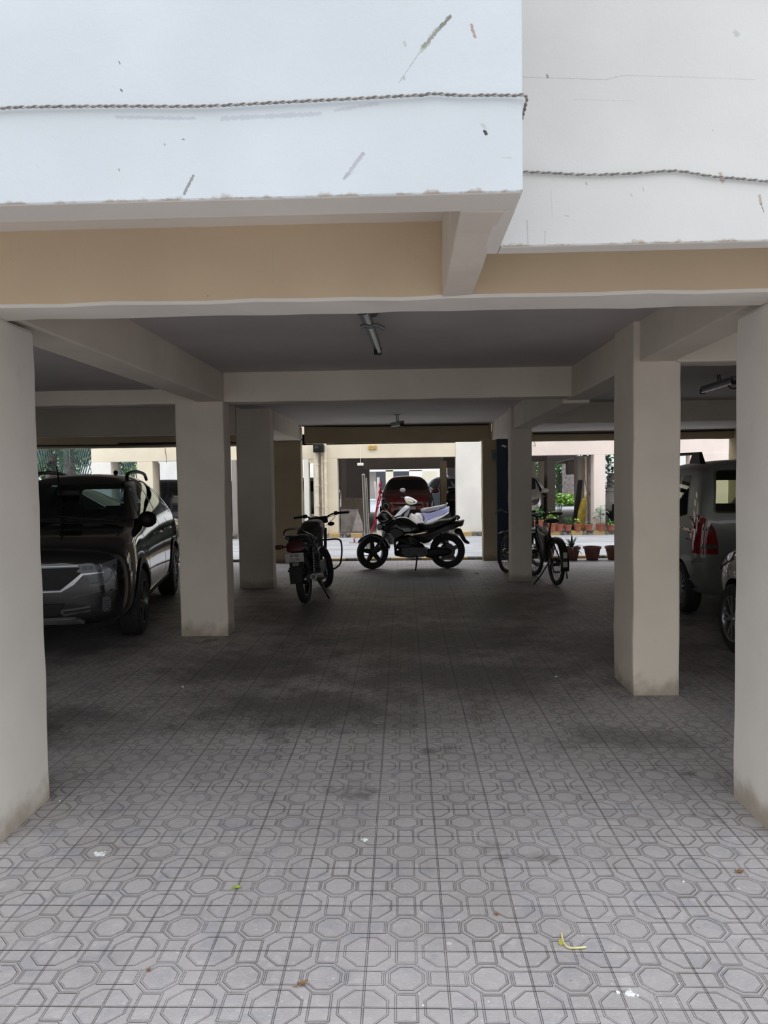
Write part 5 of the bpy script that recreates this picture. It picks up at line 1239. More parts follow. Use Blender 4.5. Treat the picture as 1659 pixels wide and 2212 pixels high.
# ------------------------------------------------------------------ far side: post, bundle, scooter
p = gnd(793, 1199)
po = empty('gate_post', (p.x, p.y, 0), 0, 'tall stainless steel gate post standing on the driveway left of the motorcycle', 'post')
top = at(785, 1027, p.y); dx = top.x-p.x
mb = MB().tube([(0, 0, .02), (dx*.5, 0, top.z/2), (dx, 0, top.z)], .032, 16); mb.build('pole', M_STEEL, po, smooth=.8)
MB().tube([(.05, .03, .02), (.05+dx, .03, top.z-.05)], .018, 10).build('side_pole', simple('cream_steel', (.6, .55, .42), .4, .5), po, smooth=.8)
MB().lathe([(.075, 0), (.075, .012), (.045, .03), (.035, .05)], 20).build('base_plate', M_STEEL, po, smooth=.6)
MB().lathe([(.036, 0), (.036, .02), (.0, .035)], 16, (dx, 0, top.z)).build('cap', M_STEEL, po, smooth=.6)
M_WHT = simple('white_painted_pole', (.78, .76, .74), .5, 0, .1, 10)
M_TAPE = simple('red_tape', (.5, .04, .09), .5, 0, .25, 14)
Yp = 17.6
def bundle_pole(pts, r, label):
    return tag(MB().tube([at(x, y, Yp) for x, y in pts], r, 10).build('white_pole', M_WHT, smooth=.8), label, 'pole', 'white poles bundled at the barrier')
q0, q1 = at(817, 1030, Yp), gnd(813, 1172)
tag(MB().tube([(gnd(816, 1172).x, Yp, 0), at(817, 1090, Yp), at(817, 1031, Yp)], .034, 10).build('white_pole', M_WHT, smooth=.8), 'thick white pole standing upright wound with red tape', 'pole')
tag(MB().tube([(gnd(823, 1172).x, Yp-.075, 0), at(815, 1090, Yp-.075), at(810, 1040, Yp-.075)], .024, 10).build('white_pole', M_WHT, smooth=.8), 'thinner white pole leaning left against the thick one', 'pole')
mb = MB()
for i, pts in enumerate([[(824, 1040), (822, 1058), (818, 1075), (819, 1086), (814, 1100), (810, 1120), (806, 1140), (798, 1155), (780, 1162)], [(820, 1045), (821, 1066), (816, 1082), (812, 1108), (812, 1128), (804, 1148), (792, 1158), (766, 1163)], [(823, 1052), (819, 1064), (822, 1078), (816, 1092), (817, 1098)]]):
    P = smooth_path([at(x, y, Yp-.13-.03*i) for x, y in pts]+([gnd(776-i*10, 1171, .012), gnd(764-i*10, 1172, .012)] if i < 2 else []), 5)
    L = []
    for k, q in enumerate(P):
        w = .016*(1+.4*math.sin(k*1.3+i)); q = V((q.x, q.y, max(q.z, .01)))
        L.append([q+V((-w, .012*math.sin(k), .0)), q+V((-w*.3, -.015, .01)), q+V((w*.3, .012, 0)), q+V((w, -.01, .01)), q+V((w*.3, .03, 0)), q+V((-w*.3, .01, 0))])
    mb.grid(L, closed_u=True)
tag(mb.build('barrier_tape', M_TAPE, smooth=1), 'crumpled red barrier tape trailing from the white poles', 'tape')

# scooter, white and lilac
Ys = 17.0
M_SCW = simple('pearl_white_paint', (.66, .66, .72), .22, 0, .04, 3, 0, 60, .5, 1)
M_SCB = simple('lilac_blue_paint', (.30, .30, .52), .22, 0, .05, 3, 0, 60, .5, 1)
M_SCG = simple('grey_seat_vinyl', (.27, .27, .28), .6, 0, .1, 20)
so = V((at(905, 1100, Ys).x, Ys, 0))
scr = empty('scooter', so, 0, 'white and lilac scooter parked on the driveway behind the black motorcycle', 'scooter')
def z4(L, ox=770, oy=1060, k=6.9125): return [(ox+x/k, oy+y/k) for x, y in L]
def sp(L, Y=Ys): return [((at(x, y, Y)-so).x, at(x, y, Y).z) for x, y in z4(L)]
def pz(name, L, half, m, w0=0.0, edge=.16, parent=scr, Y=Ys, fnsm=.9, layers=4, root=so):
    P = [((at(x, y, Y)-root).x, at(x, y, Y).z) for x, y in z4(L)]
    return MB().pillow(densify_(P), half, lambda u, v, w: (u, w+w0, v), layers, edge).build(name, m, parent, smooth=fnsm)

pz('apron', [(540, 410), (600, 420), (700, 330), (790, 260), (805, 225), (745, 205), (690, 250), (620, 320)], .2, M_SCW)
pz('inner_shield', [(690, 380), (760, 390), (800, 290), (805, 240), (780, 260), (720, 330)], .14, M_SCG)
pz('headset', [(715, 90), (760, 80), (830, 100), (915, 155), (905, 185), (860, 205), (780, 210), (735, 170), (712, 120)], .16, M_SCW)
pz('headlight', [(750, 115), (800, 140), (858, 160), (830, 190), (790, 200), (760, 185), (745, 150)], .06, simple('cream_lens', (.62, .56, .36), .2, 0, .05), -.14)
pz('seat', [(950, 290), (985, 260), (1100, 245), (1250, 215), (1330, 200), (1320, 240), (1230, 275), (1130, 310), (1040, 325), (965, 318)], .15, M_SCG)
pz('rear_body', [(960, 320), (1100, 320), (1230, 280), (1390, 225), (1385, 300), (1300, 370), (1150, 440), (1040, 480), (990, 490), (1010, 420)], .17, M_SCB)
pz('side_trim', [(1010, 460), (1140, 400), (1300, 350), (1385, 300), (1380, 330), (1290, 390), (1130, 470), (1040, 500)], .19, M_SCW)
pz('grab_rail', [(1225, 285), (1310, 230), (1350, 172), (1370, 178), (1340, 235), (1240, 295)], .12, M_ALU)
def sq(x, y): q = at(*z4([(x, y)])[0], Ys); return V((q.x-so.x, 0, q.z))
h = MB().tube([sq(860, 165)+V((0, -.25, 0)), sq(860, 165), sq(985, 195)+V((0, .28, 0))], .014, 8).tube([sq(665, 92)+V((0, -.2, 0)), sq(730, 105)], .014, 8); h.build('handlebar', M_BLK, scr, smooth=1)
mm = MB().tube([sq(740, 100), sq(730, 50), sq(715, 20)], .007, 6); mo = mm.build('mirror', M_BLK, scr)
MB().sphere(sq(690, -10), (.065, .03, .05), 14, 10).build('mirror_head', simple('grey_mirror_shell', (.25, .25, .26), .4), mo, smooth=1)
for nm, px_ in (('front_wheel', 520), ('rear_wheel', 1250)):
    q = sq(px_, 600)
    MB().lathe([(.12, -.045), (.18, -.05), (.215, -.025), (.215, .025), (.18, .05), (.12, .045), (.12, -.045)], 28, (q.x, 0, .215), 'Y', False).lathe([(0, -.03), (.125, -.03), (.125, .03), (0, .03)], 20, (q.x, 0, .215), 'Y').build(nm, M_RUB, scr, smooth=.6)
q = sq(520, 600)
MB().tube([(q.x, .09, .215), (q.x+.1, .07, .5), sq(700, 340)], .022, 8).build('fork', M_BLK, scr)
MB().box(sq(680, 400).x, -.17, .30, sq(1000, 400).x, .17, .36).build('footboard', M_SCG, scr, bevel=.03)
MB().box(sq(1100, 400).x, -.1, .16, sq(1330, 400).x, .1, .45).build('engine', M_BLK, scr, bevel=.04)
# white sack on the footboard
P = [(780, 370), (820, 335), (860, 350), (890, 340), (945, 320), (985, 350), (1000, 420), (1020, 490), (960, 500), (880, 470), (800, 420)]
P2 = [(at(x, y, Ys).x, at(x, y, Ys).z) for x, y in z4(P)]
low = min(q[1] for q in P2)
P2 = [(x, z) for x, z in P2]+[(P2[8][0], .37), (P2[10][0], .37)]
P2 = P2[:9]+[(P2[8][0], .365), (P2[10][0]+.0, .365)]+P2[10:11]
mb = MB().pillow(densify_(P2), .13, lambda u, v, w: (u+.012*math.sin(v*60+w*30), Ys+w+.015*math.sin(u*70), v+.01*math.sin(u*50)), 5, .2)
tag(mb.build('sack', simple('white_woven_sack', (.70, .66, .66), .8, 0, .1, 12, .4, 30), smooth=1), 'crumpled white sack resting on the scooter footboard', 'sack')

# ------------------------------------------------------------------ pots and plants
M_TERRA = simple('terracotta', (.33, .105, .065), .75, 0, .2, 9, .1, 60)
M_TERRAD = simple('dark_terracotta', (.17, .07, .055), .75, 0, .25, 9, .1, 60)
M_SOIL = simple('potting_soil', (.035, .025, .018), .95, 0, .4, 40, .4, 80)
M_LEAF = simple('leaf_green', (.10, .26, .06), .45, 0, .35, 20)
M_LEAFL = simple('leaf_light_green', (.30, .48, .10), .45, 0, .3, 20)
M_LEAFD = simple('leaf_dark_green', (.025, .06, .03), .5, 0, .35, 20)
M_LEAFP = simple('palm_frond_green', (.035, .075, .055), .45, 0, .3, 20)
M_LEAFB = simple('leaf_blue_green', (.16, .28, .2), .45, 0, .25, 20)
def leaf(mb, base, d, L, w, droop=.4, fold=.15, n=6):
    """a pointed leaf blade growing along d"""
    d = V(d).normalized(); side = d.cross(V((0, 0, 1)))
    if side.length < .05: side = V((1, 0, 0))
    side.normalize(); up = side.cross(d); rows = []
    for i in range(n+1):
        t = i/n; p = V(base)+d*L*t-V((0, 0, 1))*droop*L*t*t
        ww = w*math.sin(PI*min(1, .12+t*.88))**.8*(1 if t < 1 else .02)+.001
        rows.append([p-side*ww+up*fold*ww, p, p+side*ww+up*fold*ww])
    mb.grid(rows)
def pot(label, loc, r, h, m, plant=None, group=None, seed=0, name='flower_pot'):
    o = empty(name, loc, 0, label, 'pot', group)
    rb = r*.66
    MB().lathe([(0, 0), (rb, 0), (r*.94, h*.84), (r*1.04, h*.84), (r*1.04, h), (r*.92, h), (r*.88, h*.86)], 28, caps=False).build('pot_body', m, o, smooth=.6)
    MB().lathe([(0, h*.84), (r*.9, h*.86)], 24, caps=False).build('soil', M_SOIL, o)
    if plant:
        rnd = random.Random(seed); mb = MB(); kind, ph, lm = plant
        if kind == 'agave':
            for k in range(17):
                a = k*2.4; el = rnd.uniform(.25, 1.3)
                leaf(mb, (0, 0, h*.86), (math.cos(a)*math.cos(el), math.sin(a)*math.cos(el), math.sin(el)), ph*rnd.uniform(.8, 1.25), ph*.065, .5*(1.4-el), .3, 7)
        elif kind == 'spider':
            for k in range(22):
                a = k*2.4; el = rnd.uniform(.5, 1.4)
                leaf(mb, (0, 0, h*.86), (math.cos(a)*math.cos(el), math.sin(a)*math.cos(el), math.sin(el)), ph*rnd.uniform(.7, 1.2), ph*.05, .6, .2, 6)
        elif kind == 'bushy':
            for k in range(46):
                a = rnd.uniform(0, 2*PI); rr = r*rnd.uniform(.1, 1.05); z = h*.9+ph*rnd.uniform(.1, 1)
                leaf(mb, (rr*math.cos(a)*.7, rr*math.sin(a)*.7, z), (math.cos(a), math.sin(a), rnd.uniform(-.2, .7)), ph*rnd.uniform(.3, .45), ph*.13, .4, .2, 4)
        elif kind == 'broad':
            mb.tube([(0, 0, h*.86), (.01, 0, h+ph*.7)], .008, 6)
            for k in range(9):
                a = k*2.4; z = h*.95+ph*(.25+.08*k)
                leaf(mb, (0, 0, z), (math.cos(a), math.sin(a), .55), ph*.55, ph*.12, .7, .2, 6)
        elif kind == 'twigs':
            for k in range(6):
                a = k*1.1; tip = V((math.cos(a)*r*.5, math.sin(a)*r*.5, h+ph*rnd.uniform(.7, 1)))
                mb.tube([(0, 0, h*.86), tip*.6+V((0, 0, h*.3)), tip], .005, 5)
                for j in range(7):
                    q = V((0, 0, h*.86)).lerp(tip, .35+.1*j); b = rnd.uniform(0, 6.28)
                    leaf(mb, q, (math.cos(b), math.sin(b), .3), ph*.17, ph*.035, .3, .2, 4)
        mb.build('plant', lm, o, smooth=1)
    return o
for lb, px_, m, pl, sd in [
    ('dark clay pot with a spiky agave standing by the far kerb', 1227, M_TERRAD, ('agave', .30, M_LEAFD), 1),
    ('empty dark clay pot by the far kerb, second right of the agave bicycle', 1272, M_TERRAD, None, 2),
    ('dark clay pot half hidden by the right inner pillar', 1319, M_TERRAD, None, 3),
    ('dark clay pot hidden behind the bicycle frame', 1172, M_TERRAD, None, 4)]:
    p = gnd(px_, 1206); pot(lb, (p.x, 13.38, 0), .155 if px_ != 1172 else .17, .245, m, pl, 'clay pots by the far kerb', sd)
for lb, px_, r, h, pl, sd in [
    ('tall red clay pot at the left end of the far kerb row', 1163, .17, .30, ('bushy', .3, M_LEAF), 5),
    ('red clay pot with light green leaves behind the bicycle saddle', 1192, .17, .22, ('bushy', .3, M_LEAFL), 6),
    ('red clay bowl with thin dark twigs on the far kerb', 1208, .15, .18, ('twigs', .6, M_LEAFD), 7),
    ('red clay bowl with small green sprig right of the twig plant', 1226, .14, .16, ('bushy', .2, M_LEAF), 8),
    ('red clay bowl with tiny light green seedling before the tarpaulin', 1247, .145, .19, ('bushy', .15, M_LEAFL), 9),
    ('red clay bowl with a grey green spider plant', 1270, .15, .17, ('spider', .24, M_LEAFB), 10),
    ('red clay bowl with a broad leaved plant before the tan pillar', 1296, .15, .17, ('broad', .5, M_LEAFB), 11),
    ('red clay bowl with drooping leaves at the right end of the kerb row', 1318, .15, .17, ('spider', .34, M_LEAF), 12)]:
    p = at(px_, 1145, 19.09); pot(lb, (p.x, 19.05, .1), r*.78, h, M_TERRA, pl, 'clay pots along the opposite kerb', sd)

# ------------------------------------------------------------------ garden beyond
M_BARK = simple('palm_bark', (.20, .16, .16), .9, 0, .35, 10, .4, 30)
def crown(mb, c, r, n, size, rnd, flat=1.0):
    c = V(c)
    for i in range(n):
        d = V((rnd.gauss(0, 1), rnd.gauss(0, 1), rnd.gauss(0, 1)*flat)).normalized()
        p = c+V((d.x*r[0], d.y*r[1], d.z*r[2]))*rnd.uniform(.25, 1)**.6
        a = rnd.uniform(0, 6.28)
        leaf(mb, p, (math.cos(a), math.sin(a), rnd.uniform(-.6, .5)), size*rnd.uniform(.6, 1.3), size*.28, .3, .2, 2)
def tree(name, label, loc, trunk_h, trunk_r, blobs, m, n, size, seed, group='garden trees'):
    rnd = random.Random(seed); o = empty(name, loc, 0, label, 'tree', group)
    MB().tube([(0, 0, -.05), (.05, 0, trunk_h*.5), (.1, .05, trunk_h)], [trunk_r*1.3, trunk_r, trunk_r*.8], 12).build('trunk', M_BARK, o, smooth=1)
    mb = MB()
    for (c, r) in blobs: crown(mb, c, r, n, size, rnd)
    mb.build('foliage', m, o); return o
def palm(label, loc, h, r, m, nf, L, seed, lean=0.0):
    rnd = random.Random(seed); o = empty('palm_tree', loc, 0, label, 'tree', 'garden palms')
    mb = MB(); pts = []; rs = []
    for k in range(25):
        t = k/24; pts.append((lean*t*t, 0, -.05+h*t)); rs.append(r*(1.25-.35*t+.05*(k % 2)))
    mb.tube(pts, rs, 14); mb.build('trunk', M_BARK, o, smooth=.5)
    mb = MB()
    for k in range(nf):
        a = k*2.4; el = rnd.uniform(-.2, 1.1); d = V((math.cos(a)*math.cos(el), math.sin(a)*math.cos(el), math.sin(el)))
        P = [V((lean, 0, h))+d*L*t-V((0, 0, 1))*L*.75*t*t for t in [i/10 for i in range(11)]]
        mb.tube(P, [.03*(1-.8*i/10) for i in range(11)], 5)
        for i in range(2, 11):
            for s_ in (-1, 1):
                t = (P[i]-P[i-1]).normalized(); sd = t.cross(V((0, 0, 1)))
                if sd.length < .01: continue
                sd.normalize()
                for j in range(2):
                    leaf(mb, P[i]-(P[i]-P[i-1])*.5*j, sd*s_*.7+t*.6-V((0, 0, .5)), L*.33, .022, .7, .1, 3)
    mb.build('fronds', m, o); return o
p = gnd(122, 1062); 
tree('broadleaf_tree', 'dark leafy tree left of the opposite building behind the black SUV', (-13.2, 27, 0), 2.6, .22, [((0, 0, 4.2), (3.2, 2.2, 2.4)), ((-2.4, .4, 3.3), (2, 1.6, 1.8)), ((2.2, .5, 3.6), (1.6, 1.6, 1.7))], M_LEAFD, 1700, .30, 21)
tree('broadleaf_tree', 'lighter green tree at the far left garden edge', (-19, 33, 0), 2.5, .2, [((0, 0, 3.2), (3.0, 2.2, 2.3)), ((2.6, 0, 2.4), (1.8, 1.4, 1.3))], M_LEAF, 1500, .3, 22)
palm('palm with hanging fronds beside the white end pillar', (at(150, 1000, 24).x, 24, 0), 3.4, .17, M_LEAFP, 26, 2.1, 23)
tree('shrub', 'small green tree seen through the opposite building window bay', (at(283, 1010, 33).x, 33, 0), 2.0, .06, [((0, 0, 2.35), (.45, .4, .6)), ((-.35, 0, 1.7), (.35, .3, .5))], M_LEAFL, 420, .16, 24)
palm('thick palm trunk standing beyond the road in the right view', (at(1229, 1050, 37.5).x, 37.5, 0), 6.0, .25, M_LEAF, 18, 2.4, 25, -.5)
palm('slimmer palm trunk right behind the thick one', (at(1236, 1050, 40).x+.25, 40, 0), 6.0, .18, M_LEAF, 14, 2.2, 26, -.8)
for i, (lb, px_, Y, rr, m) in enumerate([
    ('dense dark green tree behind the palm trunks', 1206, 46, 3.2, M_LEAFD), ('pale green tree behind the palm trunks', 1232, 50, 3.6, M_LEAF),
    ('bright green tree left of the palms above the low wall', 1158, 44, 2.6, M_LEAF), ('dark green tree at the right edge behind the parked motorbike', 1316, 42, 2.6, M_LEAFD)]):
    tree('broadleaf_tree', lb, (at(px_, 1030, Y).x, Y, 0), 1.6, .2, [((0, 0, 2.6), (rr, 1.5, 2.6)), ((.5, 0, 5.0), (rr, 1.5, 2))], m, 1500, .32, 30+i)
rnd = random.Random(5)
mb = MB()
a0, a1 = at(1195, 1080, 36.6), at(1245, 1080, 36.6)
for k in range(10):
    x = a0.x+(a1.x-a0.x)*k/9; crown(mb, (x, 36.6+rnd.uniform(-.3, .5), .32), (.35, .35, .33), 90, .17, rnd)
tag(mb.build('ground_cover', M_LEAFL), 'yellow green ground cover plants along the road edge', 'plants', None, 'stuff')
# ------------------------------------------------------------------ lamps, cables, fittings
M_TUBE = simple('unlit_lamp_tube', (.62, .62, .64), .25, 0, .05)
M_LAMPB = simple('grey_lamp_body', (.16, .165, .17), .4, .3, .15, 8)
def tube_light(label, c, d, L, rose=True, zc=2.6, drop=.07):
    o = empty('ceiling_tube_light', (c.x, c.y, c.z), math.atan2(d[1], d[0]), label, 'lamp', 'ceiling tube lights')
    MB().box(-L/2, -.03, -.02, L/2, .03, .03).build('lamp_body', M_LAMPB, o, bevel=.008)
    MB().tube([(-L/2+.04, -.02, -.035), (L/2-.04, -.02, -.035)], .014, 10).build('tube', M_TUBE, o, smooth=1)
    for s_ in (-1, 1): MB().box(s_*(L/2-.02)-.018, -.035, -.055, s_*(L/2-.02)+.018, .02, .0).build('tube_holder', M_BLK, o, bevel=.006)
    up = zc-c.z
    if rose: MB().lathe([(.055, up), (.06, up-.008), (.05, up-.02), (.02, up-.025)], 24).build('ceiling_rose', M_LAMPB, o, smooth=.6)
    MB().tube([(-.03, .01, .03), (-.03, .0, up)], .006, 6).tube([(.03, .01, .03), (.03, 0, up)], .006, 6).build('hanger', M_BLK, o)
    return o
a, b = at(790, 686, 3.9), at(815, 750, 4.9)
# near tube: about z 2.5, found where the two sight lines cross that height
def atz(px, py, z): d = ray(px, py); return EYE+d*((z-CAM_H)/d.z)
a, b = atz(778, 655, 2.50), atz(814, 751, 2.50); c = (a+b)/2
tube_light('grey tube light hanging from the ceiling just behind the front beam', c, (b-a), (b-a).length, zc=2.6)
# its two curled bracket arms
a, b = atz(852, 914, 2.33), atz(868, 923, 2.30)
c2 = V((a.x, 11.5, 2.42)); c2 = at(858, 915, 11.6)
tube_light('small dark lamp hanging from the ceiling near the middle far exit', c2, (.25, -.6), .45, True, 2.545)
a, b = at(1518, 840, 6.3), at(1592, 818, 5.7)
a, b = atz(1518, 841, 2.5), atz(1590, 818, 2.5)
tube_light('pale tube light under the dark ceiling of the right bay', (a+b)/2, (b-a), (b-a).length, False, 2.6)
tag(MB().tube(bend(at(1573, 832, 6.0), at(1580, 843, 6.0), at(1590, 838, 6.0), 8), .006, 6).build('ceiling_hanging_wire', M_BLK), 'loose dark wire curling under the right tube light', 'wire')
o = MB().tube(smooth_path([at(779, 707, 4.25)+V((0, 0, .0)), at(788, 703, 4.25), at(800, 706, 4.25), at(812, 702, 4.25), at(831, 710, 4.25)], 5), .012, 8).build('ceiling_lamp_bracket', M_LAMPB, smooth=1)
tag(o, 'curved grey bracket crossing the near ceiling tube light', 'bracket')
MB_ = MB().lathe([(.0, 0), (.03, -.004), (.035, -.02), (.0, -.03)], 14, at(838, 871, 8.4)); q = at(838, 871, 8.4)
bpy_o = MB_.build('ceiling_hook', M_BLK, smooth=.7); bpy_o.location = (0, 0, 2.585-q.z); tag(bpy_o, 'tiny dark hook on the ceiling behind the middle cross beam', 'hook')

# twisted cables strung across the facade
M_ROPE = simple('grey_brown_cable', (.20, .185, .17), .7, 0, .25, 40)
M_ROPE2 = simple('pale_cable', (.36, .345, .33), .7, 0, .25, 40)
def twisted(name, label, pts, r, pitch):
    P = smooth_path(pts, 16); L = [0.0]
    for p, q in zip(P, P[1:]): L.append(L[-1]+(q-p).length)
    # resample evenly
    tot = L[-1]; n = int(tot/(pitch/9)); R = []; j = 0
    for i in range(n+1):
        s_ = tot*i/n
        while j < len(L)-2 and L[j+1] < s_: j += 1
        t = (s_-L[j])/max(1e-9, L[j+1]-L[j]); R.append(P[j].lerp(P[j+1], t))
    o = None
    for k in range(2):
        mb = MB(); Q = []
        for i, p in enumerate(R):
            t = (R[min(i+1, n)]-R[max(i-1, 0)]).normalized(); u = t.cross(V((0, 0, 1))).normalized(); v = u.cross(t)
            a = 2*PI*(tot*i/n)/pitch+PI*k
            Q.append(p+u*math.cos(a)*r*.95+v*math.sin(a)*r*.95)
        mb.tube(Q, r, 6)
        if k == 0: o = mb.build(name, M_ROPE, smooth=1); tag(o, label, 'cable', 'twisted cables on the upper wall')
        else: mb.build('strand', M_ROPE2, o, smooth=1)
    return o
Y1, Y2 = FY1-.010, FY2-.008
twisted('hanging_twisted_cable', 'twisted grey cable strung across the left upper wall and round its corner',
        [at(-40, 236, Y1), at(60, 231, Y1), at(250, 229, Y1), at(430, 229, Y1), at(600, 221, Y1), at(760, 213, Y1), at(870, 207, Y1), at(915, 205, Y1), at(935, 202, Y1), at(1000, 206, Y1), at(1060, 205, Y1), at(1108, 206, Y1), V((ret_x+.006, Y1-.001, at(1112, 208, Y1).z)), V((ret_x+.010, FY1+.03, at(1116, 222, FY1).z)), V((ret_x+.006, FY1+.12, at(1112, 238, FY1).z))], .0023, .034)
twisted('hanging_twisted_cable', 'twisted pale cable sagging across the right upper wall',
        [at(1108, 370, Y2), at(1180, 373, Y2), at(1270, 377, Y2), at(1370, 374, Y2), at(1440, 369, Y2), at(1480, 371, Y2), at(1540, 381, Y2), at(1600, 386, Y2), at(1700, 396, Y2)], .0024, .036)

# conduits under the exit headers
M_COND = simple('cream_conduit', (.34, .29, .2), .5, 0, .15, 10)
def run(name, label, pts, r, m, cat='conduit'): return tag(MB().tube([V(p) for p in pts], r, 8).build(name, m, smooth=1), label, cat)
YC = 13.43
run('wall_mounted_conduit', 'dark cable run along the top of the middle exit header', smooth_path([at(652, 920, YC), at(760, 921, YC), at(900, 919, YC), at(1056, 917, YC)], 4), .013, M_BLK)
run('wall_mounted_conduit', 'cream conduit down the right end of the middle exit header', [at(1053, 925, YC), at(1053, 941, YC), at(1056, 947, YC), at(1068, 949, YC), at(1090, 948, YC)], .014, M_COND)
run('wall_mounted_conduit', 'dark cable over the left exit column', [at(592, 952, YC-.05), at(625, 951, YC-.05), at(655, 950, YC-.05), at(657, 956, YC-.05), at(659, 962, YC-.05)], .012, M_BLK)
run('wall_mounted_conduit', 'thin cream pipe along the foot of the middle exit header', [at(668, 957, YC), at(1036, 953, YC)], .012, M_COND)
run('wall_mounted_conduit', 'dark cable pair under the right exit header', smooth_path([at(1152, 937, YC), at(1320, 935, YC), at(1480, 932, YC), at(1590, 929, YC)], 3), .012, M_BLK)
run('wall_mounted_conduit', 'dark conduit along the left exit header', [at(80, 963, YC), at(260, 962, YC), at(384, 958, YC)], .016, M_BLK)
run('wall_mounted_conduit', 'second dark conduit above the first on the left exit header', [at(255, 958, YC), at(384, 956.5, YC)], .012, M_BLK)
run('wall_cable', 'thin cable sagging from the left exit header', smooth_path([at(497, 955, YC), at(506, 957, YC), at(516, 955, YC)], 3), .012, M_BLK, 'cable')
a, b = at(1059, 973, 13.40), at(1080, 997, 13.40)
sw = MB().box(a.x, 13.34, b.z, b.x, 13.42, a.z).build('wall_switch_box', simple('grey_box_paint', (.20, .19, .165), .5), bevel=.01); tag(sw, 'grey electrical box on the right exit column', 'box')
MB().box(a.x+.03, 13.333, b.z+.05, b.x-.03, 13.34, a.z-.05).build('box_door', simple('grey_box_paint_dark', (.14, .135, .12), .5), sw)
# navy gate leaf beside the exit column
bl = empty('gate_leaf', (1.675, 13.2, 0), 0, 'dark navy metal gate leaf standing between the right exit column and pillar', 'gate')
M_NAVY = simple('navy_gate_paint', (.008, .016, .045), .5, 0, .2, 6)
MB().box(-.02, -.02, .03, .36, .02, 2.22).build('sheet', M_NAVY, bl)
mb = MB()
for x in (-.02, .17, .34): mb.box(x, -.035, .0, x+.03, -.02, 2.24)
for z in (.04, 1.1, 2.2): mb.box(-.02, -.036, z, .36, -.021, z+.03)
mb.build('gate_frame', M_NAVY, bl, bevel=.003)
tag(MB().tube(bend(at(1084, 963, 13.15), at(1089, 962, 13.15), at(1093, 966, 13.15), 5), .018, 6).build('cable_tie', simple('white_cloth', (.6, .6, .6), .8)), 'small white rag tied at the top of the navy gate', 'rag')

# ------------------------------------------------------------------ leaves, pebbles and bits on the tiles
M_LG = simple('fresh_green_leaf', (.28, .42, .05), .5, 0, .2, 30)
M_LB = simple('brown_dry_leaf', (.22, .12, .05), .8, 0, .4, 40)
M_LY = simple('yellow_twig', (.62, .56, .28), .6, 0, .15, 30)
def fallen(name, label, px, py, L, w, ang, m, curl=.02, stem=0.0):
    p = gnd(px, py); mb = MB(); rows = []; n = 10
    for i in range(n+1):
        t = i/n; ww = w*math.sin(PI*min(1, .04+t*.95))**.75; x = (t-.5)*L; z = .004+curl*(abs(t-.5)*2)**2
        rows.append([(x, y*ww, z+curl*.8*abs(y)**1.5+.003*math.sin(9*t+y*3)) for y in (-1, -.5, 0, .5, 1)])
    mb.grid(rows)
    if stem: mb.tube([(-L/2, 0, .006), (-L/2-stem*.6, .004, .004), (-L/2-stem, .01, .004)], .0012, 5)
    o = mb.build(name, m, smooth=1); sm = o.modifiers.new('t', 'SOLIDIFY'); sm.thickness = .0012
    o.location = (p.x, p.y, .001); o.rotation_euler = (0, 0, ang); tag(o, label, 'leaf'); return o
fallen('leaf', 'small fresh green leaf on the tiles left of centre', 512, 1921, .03, .009, .35, M_LG, .006, .012)
fallen('leaf', 'small brown dry leaf on the front tiles below the green one', 653, 2131, .032, .007, .5, M_LB, .008, .012)
fallen('leaf', 'brown leaf flake on the tiles near the right front column', 1597, 1887, .035, .009, -.1, M_LB, .006)
fallen('leaf', 'short brown leaf scrap on the tiles left of the yellow twig', 1072, 1978, .018, .003, -.4, M_LB, .003)
fallen('leaf', 'dark brown leaf scrap on the dim tiles by the far motorcycle', 1030, 1240, .09, .02, .1, M_LB, .01)
fallen('leaf', 'tiny tan leaf bit on the tiles at the lower left', 321, 2099, .012, .005, .4, M_LB, .003)
p = gnd(1240, 2035)
tw = empty('fallen_twig', (p.x, p.y, 0), 0, 'bent pale yellow twig with a yellow leaf on the front tiles', 'twig')
def tp(px, py, z=.006): q = gnd(px, py); return V((q.x-p.x, q.y-p.y, z))
MB().tube(smooth_path([tp(1213, 2019), tp(1215, 2032), tp(1219, 2042), tp(1227, 2050), tp(1240, 2051.5), tp(1266, 2050)], 4), .0032, 8).build('stem', M_LY, tw, smooth=1)
P = [tp(x, y, 0) for x, y in [(1206, 2034), (1212, 2030), (1219, 2033), (1218, 2041), (1212, 2044), (1207, 2041)]]
MB().prism([(q.x, q.y) for q in P], lambda u, v: (u, v, .002), lambda u, v: (u, v, .005)).build('leaf_blade', simple('olive_yellow_leaf', (.42, .38, .08), .5), tw)
rnd = random.Random(3)
M_PEB = simple('pale_pebble', (.62, .6, .55), .8, 0, .2, 30)
for i, (lb, px, py, r) in enumerate([('white pebble on the tiles near the right front column', 1476, 1906, .006), ('small pale pebble on the tiles at the left column foot', 129, 1731, .006), ('pale pebble on the dim tiles before the right inner pillar', 1201, 1463, .012), ('tiny white chip on the dim tiles left of the middle', 395, 1485, .012), ('pale stone on the front tiles at bottom centre', 914, 2173, .004)]):
    q = gnd(px, py); mb = MB().sphere((0, 0, 0), (r, r*.8, r*.6), 10, 7)
    for v in mb.bm.verts: v.co *= rnd.uniform(.8, 1.15)
    o = mb.build('pebble', M_PEB, smooth=1); o.location = (q.x, q.y, r*.5); tag(o, lb, 'stone')
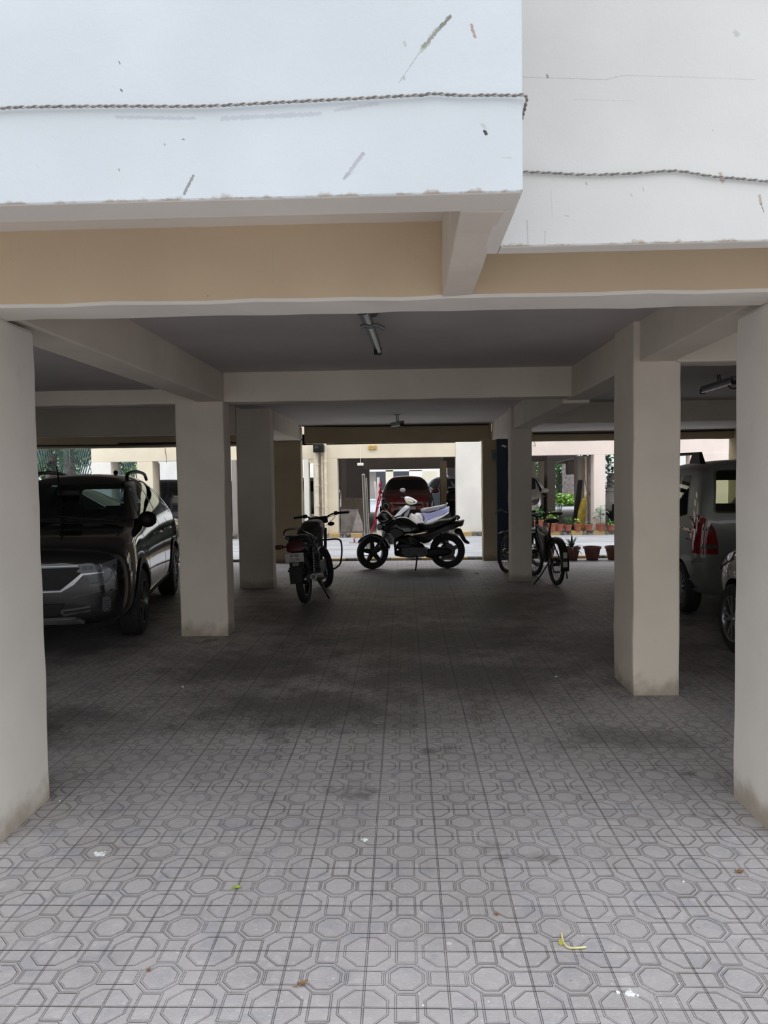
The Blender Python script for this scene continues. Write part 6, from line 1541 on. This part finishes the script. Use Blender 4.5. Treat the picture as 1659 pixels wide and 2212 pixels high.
M_PNT = simple('white_paint_splash', (.74, .76, .74), .6, 0, .1, 30)
def splash(label, px, py, r, seed):
    q = gnd(px, py); rnd = random.Random(seed); mb = MB()
    for k in range(9):
        cx, cy, rr = (0, 0, r) if k == 0 else (rnd.gauss(0, r*.9), rnd.gauss(0, r*.6), r*rnd.uniform(.12, .5))
        mb.prism([(cx+rr*rnd.uniform(.6, 1.15)*math.cos(2*PI*j/14), cy+rr*rnd.uniform(.6, 1.1)*math.sin(2*PI*j/14)) for j in range(14)], lambda u, v: (u, v, 0), lambda u, v, k=k: (u, v, .001+.0003*k))
    o = mb.build('paint_splash', M_PNT); o.location = (q.x, q.y, .0005); tag(o, label, 'paint splash')
splash('white paint splash on the tiles near the left column foot', 214, 1845, .022, 1)
splash('white paint splash on the front tiles right of the twig', 1361, 2147, .016, 2)
splash('pale paint drips on the tiles below the middle of the floor', 790, 1814, .013, 3)
# ------------------------------------------------------------------ daylight: overcast sky
w = bpy.data.worlds.new('overcast_sky'); sc.world = w; w.use_nodes = True
nt = w.node_tree; nt.nodes.clear(); g = NT(nt)
wo = nt.nodes.new('ShaderNodeOutputWorld'); bg = nt.nodes.new('ShaderNodeBackground')
tc = g.n('ShaderNodeTexCoord').outputs['Generated']
sep = g.n('ShaderNodeSeparateXYZ'); nt.links.new(tc, sep.inputs[0])
t = g.ramp(sep.outputs[2], -.05, .9)
col = g.mix(t, (.93, .95, .97), (.87, .93, 1.0))
nt.links.new(col, bg.inputs[0])
g.set(bg.inputs[1], g.m('ADD', .55, g.m('MULTIPLY', t, 1.25)))
nt.links.new(bg.outputs[0], wo.inputs[0])
sc.view_settings.view_transform = 'Standard'; sc.view_settings.look = 'None'
sc.view_settings.exposure = 0.8; sc.view_settings.gamma = 1.0
sc.view_settings.use_curve_mapping = False
sc.cycles.max_bounces = 9; sc.cycles.diffuse_bounces = 5; sc.cycles.glossy_bounces = 4
sc.cycles.transparent_max_bounces = 12
sc.cycles.sample_clamp_indirect = 6.0
